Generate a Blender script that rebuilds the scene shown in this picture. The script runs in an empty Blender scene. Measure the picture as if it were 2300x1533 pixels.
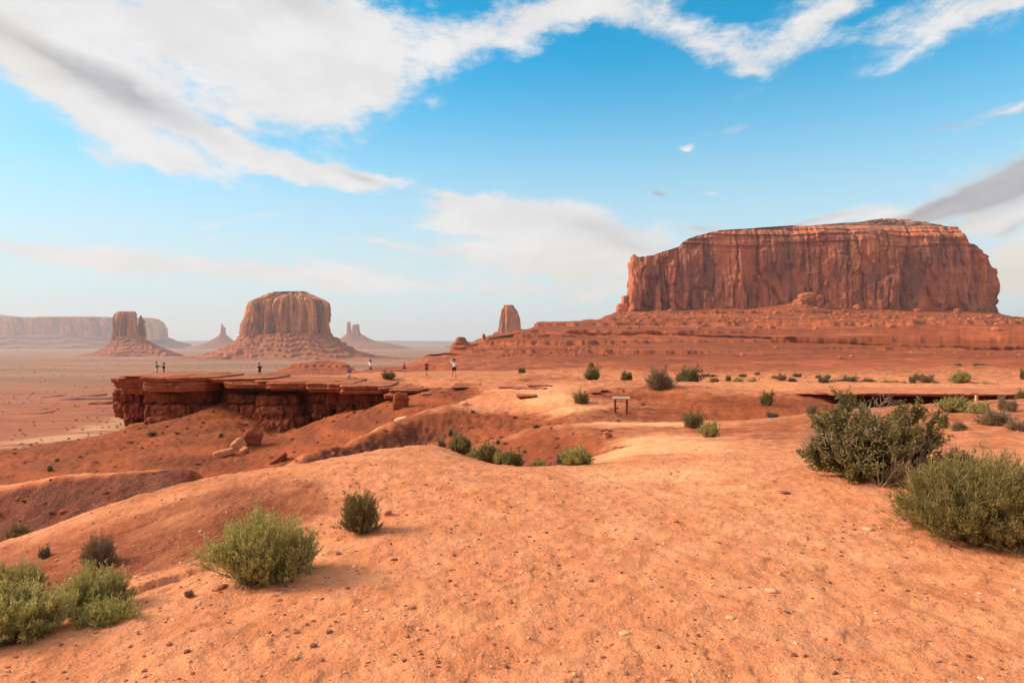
import bpy, math, random
import numpy as np
from mathutils import Vector

rng = np.random.default_rng(7)
random.seed(7)
F = 1533.0            # focal length in picture units (2300 wide)
CX, CY = 1150.0, 767.0
EYE = 1.7
scene = bpy.context.scene
COL = scene.collection

def P(px, py, Y):
    return np.array([(px - CX) / F * Y, Y, EYE - (py - CY) / F * Y])

# ---------------------------------------------------------------- noise
_perm = np.random.default_rng(3).permutation(256)
_perm = np.concatenate([_perm, _perm, _perm]).astype(np.int64)
_g = np.random.default_rng(5).normal(size=(256, 3)); _g /= np.linalg.norm(_g, axis=1)[:, None]

def perlin(x, y, z=0.0):
    x, y, z = np.broadcast_arrays(np.asarray(x, float), np.asarray(y, float), np.asarray(z, float))
    xi, yi, zi = np.floor(x).astype(np.int64), np.floor(y).astype(np.int64), np.floor(z).astype(np.int64)
    xf, yf, zf = x - xi, y - yi, z - zi
    u = xf**3 * (xf * (xf * 6 - 15) + 10); v = yf**3 * (yf * (yf * 6 - 15) + 10); w = zf**3 * (zf * (zf * 6 - 15) + 10)
    out = 0
    for dx in (0, 1):
        a = _perm[(xi + dx) & 255]; wx = u if dx else 1 - u
        for dy in (0, 1):
            b = _perm[a + ((yi + dy) & 255)]; wy = v if dy else 1 - v
            for dz in (0, 1):
                h = _g[_perm[b + ((zi + dz) & 255)]]; wz = w if dz else 1 - w
                out = out + wx * wy * wz * (h[..., 0] * (xf - dx) + h[..., 1] * (yf - dy) + h[..., 2] * (zf - dz))
    return out * 1.6

def fbm(x, y, z=0.0, oct=4, gain=0.5, lac=2.03):
    a, t, f = 1.0, 0, 1.0
    for i in range(oct):
        t = t + a * perlin(x * f + 17.3 * i, y * f - 9.1 * i, np.asarray(z) * f + 4.7 * i); a *= gain; f *= lac
    return t

def sstep(a, b, x):
    t = np.clip((x - a) / (b - a), 0, 1); return t * t * (3 - 2 * t)

# ---------------------------------------------------------------- mesh helpers
def mesh_np(name, V, Q, smooth=True, attrs=None):
    V = np.asarray(V, np.float32); Q = np.asarray(Q, np.int32)
    me = bpy.data.meshes.new(name)
    k = Q.shape[1]
    me.vertices.add(len(V)); me.vertices.foreach_set('co', V.ravel())
    me.loops.add(Q.size); me.loops.foreach_set('vertex_index', Q.ravel())
    me.polygons.add(len(Q))
    me.polygons.foreach_set('loop_start', np.arange(0, Q.size, k, dtype=np.int32))
    me.polygons.foreach_set('use_smooth', np.full(len(Q), smooth, dtype=bool))
    for an, av in (attrs or {}).items():
        at = me.attributes.new(an, 'FLOAT', 'POINT'); at.data.foreach_set('value', np.asarray(av, np.float32).ravel())
    me.update(calc_edges=True); me.validate()
    return me

def link(name, me, mat=None, parent=None, loc=None):
    o = bpy.data.objects.new(name, me)
    COL.objects.link(o)
    if mat is not None:
        me.materials.append(mat)
    if parent is not None:
        o.parent = parent
    if loc is not None:
        o.location = loc
    return o

def tag(o, label=None, cat=None, group=None, kind=None):
    if label: o['label'] = label
    if cat: o['category'] = cat
    if group: o['group'] = group
    if kind: o['kind'] = kind
    return o

def empty(name, loc, label, cat, group=None, rz=0.0):
    o = bpy.data.objects.new(name, None); COL.objects.link(o)
    o.location = [float(v) for v in loc]; o.rotation_euler = (0, 0, rz)
    o.empty_display_size = 0.2
    return tag(o, label, cat, group)

def part(name, V, Q, mat, parent, smooth=True, attrs=None):
    """world-space vertices, stored relative to the (unrotated) parent"""
    V = np.asarray(V, float) - np.array(parent.location)
    return link(name, mesh_np(name, V, Q, smooth, attrs), mat, parent)

def solo(name, V, Q, mat, origin, label, cat, group=None, smooth=True, attrs=None):
    V = np.asarray(V, float) - np.asarray(origin, float)
    o = link(name, mesh_np(name, V, Q, smooth, attrs), mat, None, [float(v) for v in origin])
    return tag(o, label, cat, group)

def grid_quads(nr, nc, wrap=False):
    r = np.arange(nr - 1)[:, None]; c = np.arange(nc if wrap else nc - 1)[None, :]
    c2 = (c + 1) % nc
    a = r * nc + c; b = r * nc + c2; d = (r + 1) * nc + c; e = (r + 1) * nc + c2
    return np.stack([a, b, e, d], -1).reshape(-1, 4)

# ---------------------------------------------------------------- node helpers
class NT:
    def __init__(s, tree): s.t = tree
    def n(s, typ, **kw):
        nd = s.t.nodes.new(typ)
        for k, v in kw.items():
            if k.startswith('i_'):
                nd.inputs[k[2:].replace('_', ' ')].default_value = v
            else: setattr(nd, k, v)
        return nd
    def l(s, a, b): s.t.links.new(a, b)
    def set(s, sock, v):
        if isinstance(v, bpy.types.NodeSocket): s.l(v, sock)
        else: sock.default_value = v
    def math(s, op, a, b=None, c=None, clamp=False):
        nd = s.n('ShaderNodeMath', operation=op, use_clamp=clamp)
        s.set(nd.inputs[0], a)
        if b is not None: s.set(nd.inputs[1], b)
        if c is not None: s.set(nd.inputs[2], c)
        return nd.outputs[0]
    def vmath(s, op, a, b=None):
        nd = s.n('ShaderNodeVectorMath', operation=op)
        s.set(nd.inputs[0], a)
        if b is not None: s.set(nd.inputs[1], b)
        return nd.outputs[0]
    def mix(s, f, a, b, blend='MIX'):
        nd = s.n('ShaderNodeMix', data_type='RGBA', blend_type=blend)
        s.set(nd.inputs[0], f); 
        s.set(nd.inputs[6], a if isinstance(a, bpy.types.NodeSocket) else (*a, 1)); s.set(nd.inputs[7], b if isinstance(b, bpy.types.NodeSocket) else (*b, 1))
        return nd.outputs[2]
    def noise(s, vec, scale, detail=4, rough=0.55, out=0, dist=0.0):
        nd = s.n('ShaderNodeTexNoise'); s.l(vec, nd.inputs['Vector'])
        nd.inputs['Scale'].default_value = scale; nd.inputs['Detail'].default_value = detail; nd.inputs['Roughness'].default_value = rough
        nd.inputs['Distortion'].default_value = dist
        return nd.outputs[out]
    def ramp(s, v, a, b, lo=0.0, hi=1.0):
        nd = s.n('ShaderNodeMapRange', interpolation_type='SMOOTHSTEP')
        s.set(nd.inputs[0], v)
        nd.inputs[1].default_value = a; nd.inputs[2].default_value = b; nd.inputs[3].default_value = lo; nd.inputs[4].default_value = hi
        return nd.outputs[0]
    def scale(s, vec, sc):
        nd = s.n('ShaderNodeMapping'); s.l(vec, nd.inputs[0]); nd.inputs['Scale'].default_value = sc
        return nd.outputs[0]
    def attr(s, name):
        return s.n('ShaderNodeAttribute', attribute_name=name).outputs['Fac']

def new_mat(name):
    m = bpy.data.materials.new(name); m.use_nodes = True
    t = m.node_tree; t.nodes.clear()
    s = NT(t)
    out = s.n('ShaderNodeOutputMaterial')
    b = s.n('ShaderNodeBsdfPrincipled'); b.inputs['Roughness'].default_value = 0.9; b.inputs['Specular IOR Level'].default_value = 0.15
    s.l(b.outputs[0], out.inputs[0])
    return m, s, b

def bump(s, b, h, strength, dist):
    nd = s.n('ShaderNodeBump'); nd.inputs['Strength'].default_value = strength; nd.inputs['Distance'].default_value = dist
    s.l(h, nd.inputs['Height']); s.l(nd.outputs[0], b.inputs['Normal'])

def plain_mat(name, col, rough=0.8, var=0.12, sc=8.0):
    m, s, b = new_mat(name)
    co = s.n('ShaderNodeTexCoord').outputs['Object']
    v = s.noise(co, sc, 3)
    c = s.mix(s.ramp(v, 0.3, 0.7), tuple(x * (1 - var) for x in col), tuple(min(1, x * (1 + var)) for x in col))
    s.l(c, b.inputs['Base Color']); b.inputs['Roughness'].default_value = rough
    return m

# ground: orange sand, deep red soil where the attribute says so, pale trampled sand on the path, grey scrubby valley floor
def ground_mat():
    m, s, b = new_mat('desert_ground')
    g = s.n('ShaderNodeNewGeometry').outputs['Position']
    big = s.noise(g, 0.35, 5, 0.6); mid = s.noise(g, 2.3, 5, 0.6); fine = s.noise(g, 14.0, 5, 0.65); grit = s.noise(g, 70.0, 3, 0.6)
    c = s.mix(s.ramp(mid, 0.34, 0.66), (0.51, 0.170, 0.070), (0.67, 0.260, 0.120))
    c = s.mix(s.ramp(big, 0.38, 0.66, 0, 0.55), c, (0.61, 0.220, 0.100))
    # pinkish crust blotches
    c = s.mix(s.ramp(s.noise(g, 0.8, 6, 0.7), 0.5, 0.72, 0, 0.5), c, (0.47, 0.21, 0.125))
    sand = s.attr('sand'); red = s.attr('red'); plain = s.attr('plain')
    wob = s.math('MULTIPLY', s.math('SUBTRACT', s.noise(g, 0.9, 5, 0.65), 0.5), 0.9)
    sf = s.ramp(s.math('ADD', sand, wob), 0.25, 0.85)
    c = s.mix(sf, c, s.mix(s.ramp(mid, 0.3, 0.7), (0.70, 0.300, 0.132), (0.78, 0.385, 0.18)))
    rf = s.ramp(s.math('ADD', red, wob), 0.25, 0.8)
    strat = s.noise(s.scale(g, (0.12, 0.12, 1.6)), 1.0, 5, 0.6)
    rc = s.mix(s.ramp(strat, 0.35, 0.65), (0.160, 0.036, 0.012), (0.310, 0.070, 0.021))
    rc = s.mix(s.ramp(mid, 0.52, 0.75, 0, 0.6), rc, (0.21, 0.058, 0.026))
    c = s.mix(rf, c, rc)
    mf = s.ramp(s.math('ADD', s.attr('maroon'), wob), 0.3, 0.8)  # shade of the mound and spur faces, put into the colour
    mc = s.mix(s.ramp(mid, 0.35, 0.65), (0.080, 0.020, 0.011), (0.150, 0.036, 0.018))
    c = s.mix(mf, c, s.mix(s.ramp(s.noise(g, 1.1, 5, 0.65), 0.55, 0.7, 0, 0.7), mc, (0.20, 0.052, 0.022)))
    # valley floor
    pv = s.noise(s.scale(g, (0.0025, 0.006, 0.0)), 1.0, 6, 0.62)
    pc = s.mix(s.ramp(pv, 0.36, 0.60), (0.31, 0.080, 0.034), (0.33, 0.120, 0.062))
    pc = s.mix(s.ramp(s.noise(s.scale(g, (0.010, 0.03, 0.0)), 1.0, 6, 0.7), 0.5, 0.66, 0, 0.6), pc, (0.185, 0.062, 0.036))
    pc = s.mix(s.ramp(s.noise(s.scale(g, (0.03, 0.08, 0.0)), 1.0, 5, 0.7), 0.46, 0.62, 0, 0.6), pc, (0.40, 0.140, 0.068))
    pc = s.mix(s.ramp(s.noise(s.scale(g, (0.05, 0.16, 0.0)), 1.0, 5, 0.7), 0.54, 0.66, 0, 0.55), pc, (0.17, 0.052, 0.028))
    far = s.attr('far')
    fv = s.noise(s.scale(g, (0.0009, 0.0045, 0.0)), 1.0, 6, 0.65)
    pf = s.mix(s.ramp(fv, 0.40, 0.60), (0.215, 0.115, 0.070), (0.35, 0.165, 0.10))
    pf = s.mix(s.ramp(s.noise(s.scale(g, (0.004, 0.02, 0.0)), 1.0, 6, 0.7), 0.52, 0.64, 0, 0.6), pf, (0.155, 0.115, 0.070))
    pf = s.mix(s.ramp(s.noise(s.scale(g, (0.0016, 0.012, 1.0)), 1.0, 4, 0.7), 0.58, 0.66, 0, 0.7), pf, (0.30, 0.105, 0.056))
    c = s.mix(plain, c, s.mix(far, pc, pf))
    wash = s.attr('wash')
    c = s.mix(s.math('MULTIPLY', wash, s.ramp(s.noise(s.scale(g, (0.05, 0.12, 0)), 1.0, 5, 0.7), 0.38, 0.56)), c, (0.56, 0.30, 0.155))
    # pebble flecks (voronoi), light and dark
    vo = s.n('ShaderNodeTexVoronoi'); s.l(g, vo.inputs['Vector']); vo.inputs['Scale'].default_value = 22.0; vo.inputs['Randomness'].default_value = 1.0
    near = s.math('SUBTRACT', 1.0, plain)
    sepc = s.n('ShaderNodeSeparateColor'); s.l(vo.outputs['Color'], sepc.inputs[0])
    pick = s.math('MULTIPLY', s.ramp(vo.outputs['Distance'], 0.16, 0.26, 1, 0), near)
    c = s.mix(s.math('MULTIPLY', pick, s.ramp(sepc.outputs[0], 0.60, 0.64, 0, 0.75)), c, (0.28, 0.085, 0.038))
    c = s.mix(s.math('MULTIPLY', pick, s.ramp(sepc.outputs[1], 0.80, 0.84, 0, 0.6)), c, (0.72, 0.44, 0.28))
    c = s.mix(s.ramp(fine, 0.54, 0.70, 0, 0.55), c, (0.34, 0.105, 0.045))
    c = s.mix(s.ramp(grit, 0.58, 0.74, 0, 0.45), c, (0.74, 0.42, 0.25))
    s.l(c, b.inputs['Base Color'])
    h = s.math('ADD', s.math('MULTIPLY', mid, 0.5), s.math('ADD', s.math('MULTIPLY', fine, 0.42), s.math('MULTIPLY', grit, 0.13)))
    h = s.math('ADD', h, s.math('MULTIPLY', pick, 0.05))
    h = s.math('ADD', h, s.math('MULTIPLY', plain, s.math('MULTIPLY', s.noise(s.scale(g, (0.03, 0.075, 0.0)), 1.0, 7, 0.7), 34.0)))
    bump(s, b, h, 0.58, 0.12)
    b.inputs['Roughness'].default_value = 0.95
    return m

def rock_mat(name, light, base, dark, sc=1.0, streak=0.12, strata=0.0, bumpd=0.5, pale=None, varn=0.8, aniso=1.0):
    """sandstone: sc = features per metre; streak <1 stretches the stain vertically"""
    m, s, b = new_mat(name)
    g = s.n('ShaderNodeTexCoord').outputs['Object']
    v = s.noise(s.scale(g, (1, 1, streak)), sc, 6, 0.62, dist=0.4)
    v2 = s.noise(s.scale(g, (1, 1, streak * 0.5)), sc * 3.1, 5, 0.65)
    v3 = s.noise(s.scale(g, (1, 1, aniso)), sc * 0.8, 7, 0.68, dist=0.6)
    c = s.mix(s.ramp(v, 0.36, 0.64), base, light)
    c = s.mix(s.ramp(v3, 0.46, 0.60, 0, varn), c, dark)
    c = s.mix(s.ramp(v2, 0.5, 0.68, 0, varn * 0.75), c, dark)
    h = s.math('ADD', s.math('MULTIPLY', v, 1.0), s.math('MULTIPLY', s.noise(g, sc * 6, 5, 0.65), 0.35))
    if strata > 0:
        st = s.noise(s.scale(g, (0.03, 0.03, 1.0)), sc * 4.0, 4, 0.7)
        c = s.mix(s.ramp(st, 0.42, 0.6, 0, strata), c, tuple(x * 0.62 for x in base))
        if pale: c = s.mix(s.ramp(st, 0.36, 0.28, 0, strata), c, pale)
        h = s.math('ADD', h, s.math('MULTIPLY', st, 0.8))
    s.l(c, b.inputs['Base Color'])
    bump(s, b, h, 0.8, bumpd)
    return m
# ---------------------------------------------------------------- terrain control lines (picture x, picture y, distance) -> world
_ctl = []
def ctl(pts, red=0.0, sand=0.0, step=45.0, face_shade=0.0):
    pts = np.array(pts, float)
    for i in range(len(pts) - 1):
        a, b = pts[i], pts[i + 1]
        n = max(1, int(np.hypot(b[0] - a[0], (b[1] - a[1])) / step))
        for k in range(n + (1 if i == len(pts) - 2 else 0)):
            t = k / n
            p = a + (b - a) * t
            p[2] = math.exp(math.log(a[2]) * (1 - t) + math.log(b[2]) * t)
            w = P(*p)
            _ctl.append((math.atan2(w[0], w[1]), math.log(math.hypot(w[0], w[1])), w[2], red, sand, face_shade))
def ctlz(pts, red=0.0, sand=0.0, step=90.0, face_shade=0.0):
    """picture x, height, distance"""
    ctl([(x, CY + (EYE - z) / Y * F, Y) for x, z, Y in pts], red, sand, step, face_shade)

for r_ in (0.4, 0.9, 1.8):
    for k in range(9):
        _ctl.append((-1 + k * 0.25, math.log(r_), 0.0, 0, 0.1, 0))
# --- near slope
ctl([(-500,1545,3.5),(0,1533,3.45),(600,1533,3.4),(1150,1533,3.4)], 0, 0.05)
ctl([(1300,1533,3.4),(1700,1533,3.4),(2300,1533,3.4),(2800,1530,3.4)], 0, 0.3)
ctl([(-500,1400,4.9),(0,1385,4.8),(290,1330,5.2),(470,1285,5.6)], 0.1, 0.1)
ctl([(-500,1372,5.5),(0,1345,5.5),(290,1290,5.9),(470,1240,6.3),(620,1200,6.6)], 0.62, 0)
ctl([(600,1295,5.05),(900,1230,5.7),(1150,1200,6.1)], 0, 0.05)
ctl([(1350,1190,6.3),(1600,1180,6.4),(1900,1180,6.4)], 0, 0.4)
ctl([(2100,1185,6.2),(2300,1198,6.05),(2800,1190,6.2)], 0, 0.15)
ctl([(-500,1345,7.0),(0,1285,6.9),(230,1215,7.2),(460,1140,7.7),(700,1090,8.1)], 0.62, 0)
ctl([(800,1080,8.3),(1000,1070,8.6),(1200,1065,8.9)], 0.05, 0)
ctl([(1330,1075,9.0),(1500,1068,9.3),(1600,1062,9.4)], 0, 0.65)
ctl([(1800,1068,8.7),(2000,1066,8.7),(2300,1066,8.7),(2800,1068,8.6)], 0.02, 0.1)
# --- crest of the near slope (its far side is hidden)
ctl([(-600,1340,8.2),(-300,1290,8.4),(0,1218,8.8),(120,1180,9.0),(230,1137,9.3),(340,1106,9.5),(460,1080,9.9),(700,1044,10.4),(850,1014,11.2),(950,1003,11.8),(1010,1010,11.6)], 0.42, 0)
ctl([(1010,1012,11.5),(1060,1030,11.2),(1100,1043,11.0),(1180,1050,10.8),(1330,1044,11.0),(1420,1022,11.9)], 0.1, 0.1)
# --- behind the crest
ctlz([(-600,-2.6,11.5),(-300,-2.4,11.6),(0,-2.0,11.7),(230,-1.7,11.8),(460,-1.5,12.0),(700,-1.6,12.5),(850,-1.4,13.2),(950,-1.2,13.8),(1050,-1.0,13.5),(1180,-1.0,13),(1310,-0.85,13)], 0.8)
ctl([(1400,1026,13.0),(1440,1014,14.5)], 0.1, 0.8)
ctl([(1425,1002,16.8),(1460,1000,17.0)], 0.1, 0.9)
# --- rough mound at left: foot, crest, back; shaded face and lit crest painted in
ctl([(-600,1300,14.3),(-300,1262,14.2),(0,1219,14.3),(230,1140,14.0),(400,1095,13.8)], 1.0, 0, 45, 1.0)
ctl([(-600,1125,16.0),(-250,1105,16.2),(0,1092,16.5),(140,1066,16.3),(300,1058,15.9),(400,1054,15.7),(455,1066,15.2)], 0.42, 0, 45, 0.0)
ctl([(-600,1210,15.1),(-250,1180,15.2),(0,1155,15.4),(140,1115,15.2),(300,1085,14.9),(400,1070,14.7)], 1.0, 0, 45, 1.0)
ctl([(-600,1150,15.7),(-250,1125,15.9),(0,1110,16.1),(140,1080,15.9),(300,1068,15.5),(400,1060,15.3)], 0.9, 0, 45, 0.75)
ctlz([(500,-2.4,15.0),(540,-3.2,16)], 1.0)
ctlz([(-600,-5.0,22),(-250,-4.8,22),(0,-4.6,22),(300,-4.4,21),(500,-4.6,21),(650,-4.4,21),(760,-4.0,21)], 1.0)
ctlz([(800,-3.6,20),(900,-3.2,20),(1000,-2.6,20),(1100,-2.2,19)], 1.0)
# --- gully bottom (hidden)
ctlz([(-600,-11,40),(-250,-10,40),(0,-9.6,40),(300,-9.0,39),(500,-8.4,38),(620,-7.8,37),(690,-6.6,38)], 1.0)
# --- talus under the cliff: foot, middle, top
ctl([(-600,1118,47),(-300,1105,48),(0,1090,48),(200,1068,48),(450,1076,47),(600,1056,48),(680,1030,49)], 1.0)
ctl([(-600,1040,56),(-300,1026,57),(0,1012,58),(100,1005,59),(200,985,62),(285,961,67)], 0.9)
ctl([(300,1000,60),(400,985,59),(520,975,58),(600,1010,56),(680,985,56),(780,955,53),(860,945,51),(900,935,50)], 1.0)
ctl([(285,959,74.8),(320,961,73.4),(390,961,72.6),(450,941,72.4),(495,905,72.5),(530,928,70.2),(575,950,68.4),(640,987,66.2),(690,957,66.4),(760,934,63.6),(820,918,60),(860,905,59.5),(930,890,57.5),(1000,884,54.5)], 1.0)
ctlz([(285,-8.4,79),(400,-7.8,77.5),(600,-7.6,74),(680,-7.2,72),(800,-5.5,74),(950,-4.5,72),(1040,-3.2,72)], 1.0)
ctlz([(-600,-13.5,72),(-200,-13.5,71),(0,-13.0,70),(100,-12.5,71),(190,-12,74),(250,-12,80)], 0.9)
# --- spur ridge: crest and foot of its near face, darkened by painted shade
ctl([(1112,882,50.5),(1060,890,48.5),(1000,906,46),(890,946,41.5),(800,978,38.5),(740,1000,36),(690,1020,34),(655,1046,31.5)], 0.5)
ctlz([(1000,-3.6,50),(890,-4.6,46),(800,-5.6,43.5),(740,-6.4,41.5),(680,-7.2,38.5)], 1.0)
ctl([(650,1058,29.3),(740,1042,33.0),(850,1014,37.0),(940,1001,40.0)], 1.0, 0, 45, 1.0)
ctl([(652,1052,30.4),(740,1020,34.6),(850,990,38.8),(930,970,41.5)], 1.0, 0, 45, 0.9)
ctlz([(1000,-3.6,37),(940,-3.9,36),(850,-4.2,34),(740,-4.3,30),(650,-4.3,27)], 1.0)
# --- rounded mound with pale top, and the mound in front of it
ctl([(1040,912,46),(1110,915,45.5),(1180,920,44)], 0.35, 0.15)
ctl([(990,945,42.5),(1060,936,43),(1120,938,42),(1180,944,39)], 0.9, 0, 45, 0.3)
ctl([(985,990,36.5),(1060,992,35.5),(1120,985,34.5),(1160,972,34)], 1.0, 0, 45, 0.45)  # shaded side of the mound, partly painted dark
ctl([(1100,996,27),(1160,974,27),(1205,962,27),(1250,958,26.5),(1295,959,25.5),(1340,970,23.5),(1375,982,21.4)], 0.6)
ctl([(1140,1020,24),(1180,1004,24),(1230,994,24),(1290,990,22.8),(1345,993,21)], 0.85)
ctl([(1110,1044,20),(1170,1046,21),(1230,1043,21),(1290,1036,19.5),(1345,1022,18.2)], 1.0)
ctlz([(1010,-2.4,24),(1060,-2.5,24),(1100,-2.4,22)], 1.0)
# --- the trampled path
ctl([(1450,1020,12.8),(1540,1012,14.2),(1640,1008,14.6)], 0, 0.8)
ctl([(1440,985,19.5),(1520,985,20.0),(1600,985,20)], 0.05, 0.9)
ctl([(1345,950,28.5),(1420,952,28.0),(1490,955,27.5)], 0.05, 0.95)
ctl([(1270,915,38),(1320,915,38.5)], 0.1, 0.9)
ctl([(1215,893,46),(1265,890,47.5)], 0.15, 0.9)
ctl([(1140,876,53),(1190,873,54)], 0.15, 0.75)
ctl([(1360,925,38.0),(1400,930,38),(1450,930,37)], 0.78, 0.0)
ctl([(1500,945,31),(1570,960,25.5),(1600,978,21.3)], 0.62, 0.0)
ctl([(1640,985,18),(1720,975,19)], 0.5, 0.0)
ctl([(1330,890,48),(1400,887,49),(1480,887,48)], 0.75, 0.0)
# --- right-hand rise, dip and bench
ctl([(1700,1010,14.6),(1850,1000,15.2),(2000,1000,15.5),(2300,1010,15),(2800,1020,14.5)], 0.38, 0.0)
ctl([(1640,958,25.5),(1750,943,26.5),(1850,928,26.5),(1960,916,28),(2100,910,31),(2193,906,34),(2300,906,36),(2800,910,36)], 0.55, 0.0)
ctlz([(1690,-2.4,34),(1780,-2.55,34),(1860,-2.5,35),(1960,-2.7,38),(2100,-2.8,39.5),(2300,-2.9,41),(2800,-2.9,41)], 0.75)
ctl([(1700,912,40),(1760,912,40),(1850,902,42)], 0.85)
ctl([(1530,868,50),(1600,872,48.5),(1700,879,47),(1800,884,46.5),(1860,887,46.5)], 0.45)
ctlz([(1900,-2.75,45.2),(2000,-2.95,45.4),(2150,-3.0,45.6),(2300,-3.05,45.6),(2800,-3.1,45.6)], 1.0, 0, 90, .8)  # hollow under the bench, its shade painted into the ground colour
ctl([(1900,886,47.4),(2000,886,47.8),(2150,886,48),(2300,889,48),(2800,892,48)], 0.45)
ctl([(1230,853,62),(1300,852,62),(1400,855,61),(1500,858,60),(1600,860,60),(1700,862,60),(1900,862,61),(2100,868,61),(2300,876,60),(2800,880,60)], 0.5)
ctlz([(1400,-2.5,72),(1550,-2.8,72),(1700,-3.0,72),(1900,-3.1,72),(2100,-3.1,72),(2300,-3.2,72),(2800,-3.2,72)], 0.4)
ctl([(1480,846,85),(1700,846,85),(1900,846,86),(2100,848,84),(2300,853,80),(2800,853,80)], 0.45, 0.0)
ctl([(1080,843,80),(1180,842,82),(1260,843,82)], 0.45, 0.1)
ctl([(1110,834,103),(1180,833,102),(1250,830,100),(1350,827,100),(1440,833,98)], 0.55, 0.1)
ctl([(1500,836,104),(1700,836,106),(1900,834,108),(2050,832,106),(2120,824,104),(2200,822,104),(2300,832,102),(2800,836,100)], 0.6, 0.0)
ctlz([(1000,-6.5,125),(1100,-5.0,125),(1250,-4.6,125),(1400,-4.4,125),(1600,-4.0,130),(1900,-3.8,130),(2200,-3.6,130),(2800,-3.6,130)], 0.7)
# --- valley floor
ctlz([(-700,-21,95),(-200,-20,95),(0,-19.5,95),(250,-19,98),(500,-17,102),(800,-14.5,108),(950,-11,112)], 0.9)
ctlz([(-900,-29,150),(0,-28.5,150),(400,-27,150),(800,-24,150),(1000,-19,155),(1200,-13,160),(1700,-10,170),(2300,-9,170),(2900,-9,170)], 0.6)
for z_, Y_ in ((-31,210),(-33.5,320),(-36,480),(-38.5,720),(-42,1100),(-46.5,1700),(-53,2400),(-60,3600),(-68,5500),(-70,8500),(-52,12500),(-40,16500)):
    ctlz([(-900,z_,Y_),(2900,z_,Y_)], 0.3, 0, 240)

C = np.array(_ctl); 
_, ui = np.unique(np.round(C[:, :2], 4), axis=0, return_index=True); C = C[np.sort(ui)]
def _kern(d2): return np.sqrt(d2 + 0.012**2)
def fit(Cp, vals, smooth=1e-4):
    n = len(Cp)
    K = _kern(((Cp[:, None] - Cp[None]) ** 2).sum(-1)) - 0.0
    A = np.zeros((n + 3, n + 3)); A[:n, :n] = K + np.eye(n) * smooth
    Pm = np.c_[np.ones(n), Cp]; A[:n, n:] = Pm; A[n:, :n] = Pm.T
    rhs = np.zeros((n + 3, vals.shape[1])); rhs[:n] = vals
    return np.linalg.solve(A, rhs)
def ev(Cp, w, q):
    out = np.empty((len(q), w.shape[1]))
    Cf = Cp.astype(np.float32); wf = w[:-3].astype(np.float32)
    for i in range(0, len(q), 20000):
        b = q[i:i + 20000].astype(np.float32)
        d2 = np.square(b[:, None, 0] - Cf[None, :, 0]) + np.square(b[:, None, 1] - Cf[None, :, 1])
        out[i:i + 20000] = _kern(d2) @ wf
    return out + np.c_[np.ones(len(q)), q] @ w[-3:]
Wt = fit(C[:, :2], np.c_[C[:, 2], C[:, 3], C[:, 4], C[:, 5]])

TH0, TH1, NTH = -1.02, 1.02, 470
LR0, LR1 = math.log(0.4), math.log(16500.0)
lr_near = np.arange(LR0, math.log(150), 0.0095); lr_far = np.arange(math.log(150), LR1 + 0.05, 0.03)
LRg = np.concatenate([lr_near, lr_far]); THg = np.linspace(TH0, TH1, NTH)
qq = np.stack(np.meshgrid(LRg, THg, indexing='ij')[::-1], -1).reshape(-1, 2)
E = ev(C[:, :2], Wt, qq).reshape(len(LRg), NTH, 4)
def blur(a, n=1):
    for _ in range(n):
        p = np.pad(a, ((1, 1), (1, 1), (0, 0)), 'edge')
        a = (p[:-2, 1:-1] + 2 * p[1:-1, 1:-1] + p[2:, 1:-1]) / 4
        p = np.pad(a, ((0, 0), (1, 1), (0, 0)), 'edge')
        a = (p[:, :-2] + 2 * p[:, 1:-1] + p[:, 2:]) / 4
    return a
E = blur(E, 2)

# promontory (plateau): plan polygon and its own top surface
rimF = [(292,852,81),(330,851,79.5),(400,850,78),(480,852,77),(500,854,76),(600,857,73.2),(690,860,71.2),(760,866,69),(860,873,65),(940,873,60.5),(1020,871,57.5),(1085,872,54.5),(1150,876,52.8)]
rimB = [(1200,840,85),(1170,834,104),(1020,832,107),(908,834,104),(832,836.5,97),(760,841,92),(583,843,90),(460,842.5,90),(352,841,92),(310,844,88),(292,848,84)]
poly = np.array([P(*p)[:2] for p in rimF + rimB])
_pc = []
for L_ in (rimF, rimB, [(300,848,79),(400,846.5,79),(600,851,78),(800,858,74),(900,856,74),(958,843,80),(1020,852,67),(784,853.5,72.5),(1060,862,62),(1000,868,60),(1100,850,72),(1180,862,60)]):
    for p in L_:
        w = P(*p); _pc.append((math.atan2(w[0], w[1]), math.log(math.hypot(w[0], w[1])), w[2]))
_pc = np.array(_pc); Wp = fit(_pc[:, :2], _pc[:, 2:3], 2e-2)
def poly_sd(x, y):
    """signed distance to the plateau polygon, positive inside"""
    d = np.full(x.shape, 1e9); ins = np.zeros(x.shape, bool)
    n = len(poly)
    for i in range(n):
        a, b = poly[i], poly[(i + 1) % n]
        ab = b - a; t = np.clip(((x - a[0]) * ab[0] + (y - a[1]) * ab[1]) / (ab @ ab), 0, 1)
        d = np.minimum(d, np.hypot(x - a[0] - t * ab[0], y - a[1] - t * ab[1]))
        cr = ((a[1] > y) != (b[1] > y)) & (x < (b[0] - a[0]) * (y - a[1]) / (b[1] - a[1] + 1e-12) + a[0])
        ins ^= cr
    return np.where(ins, d, -d)

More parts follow.
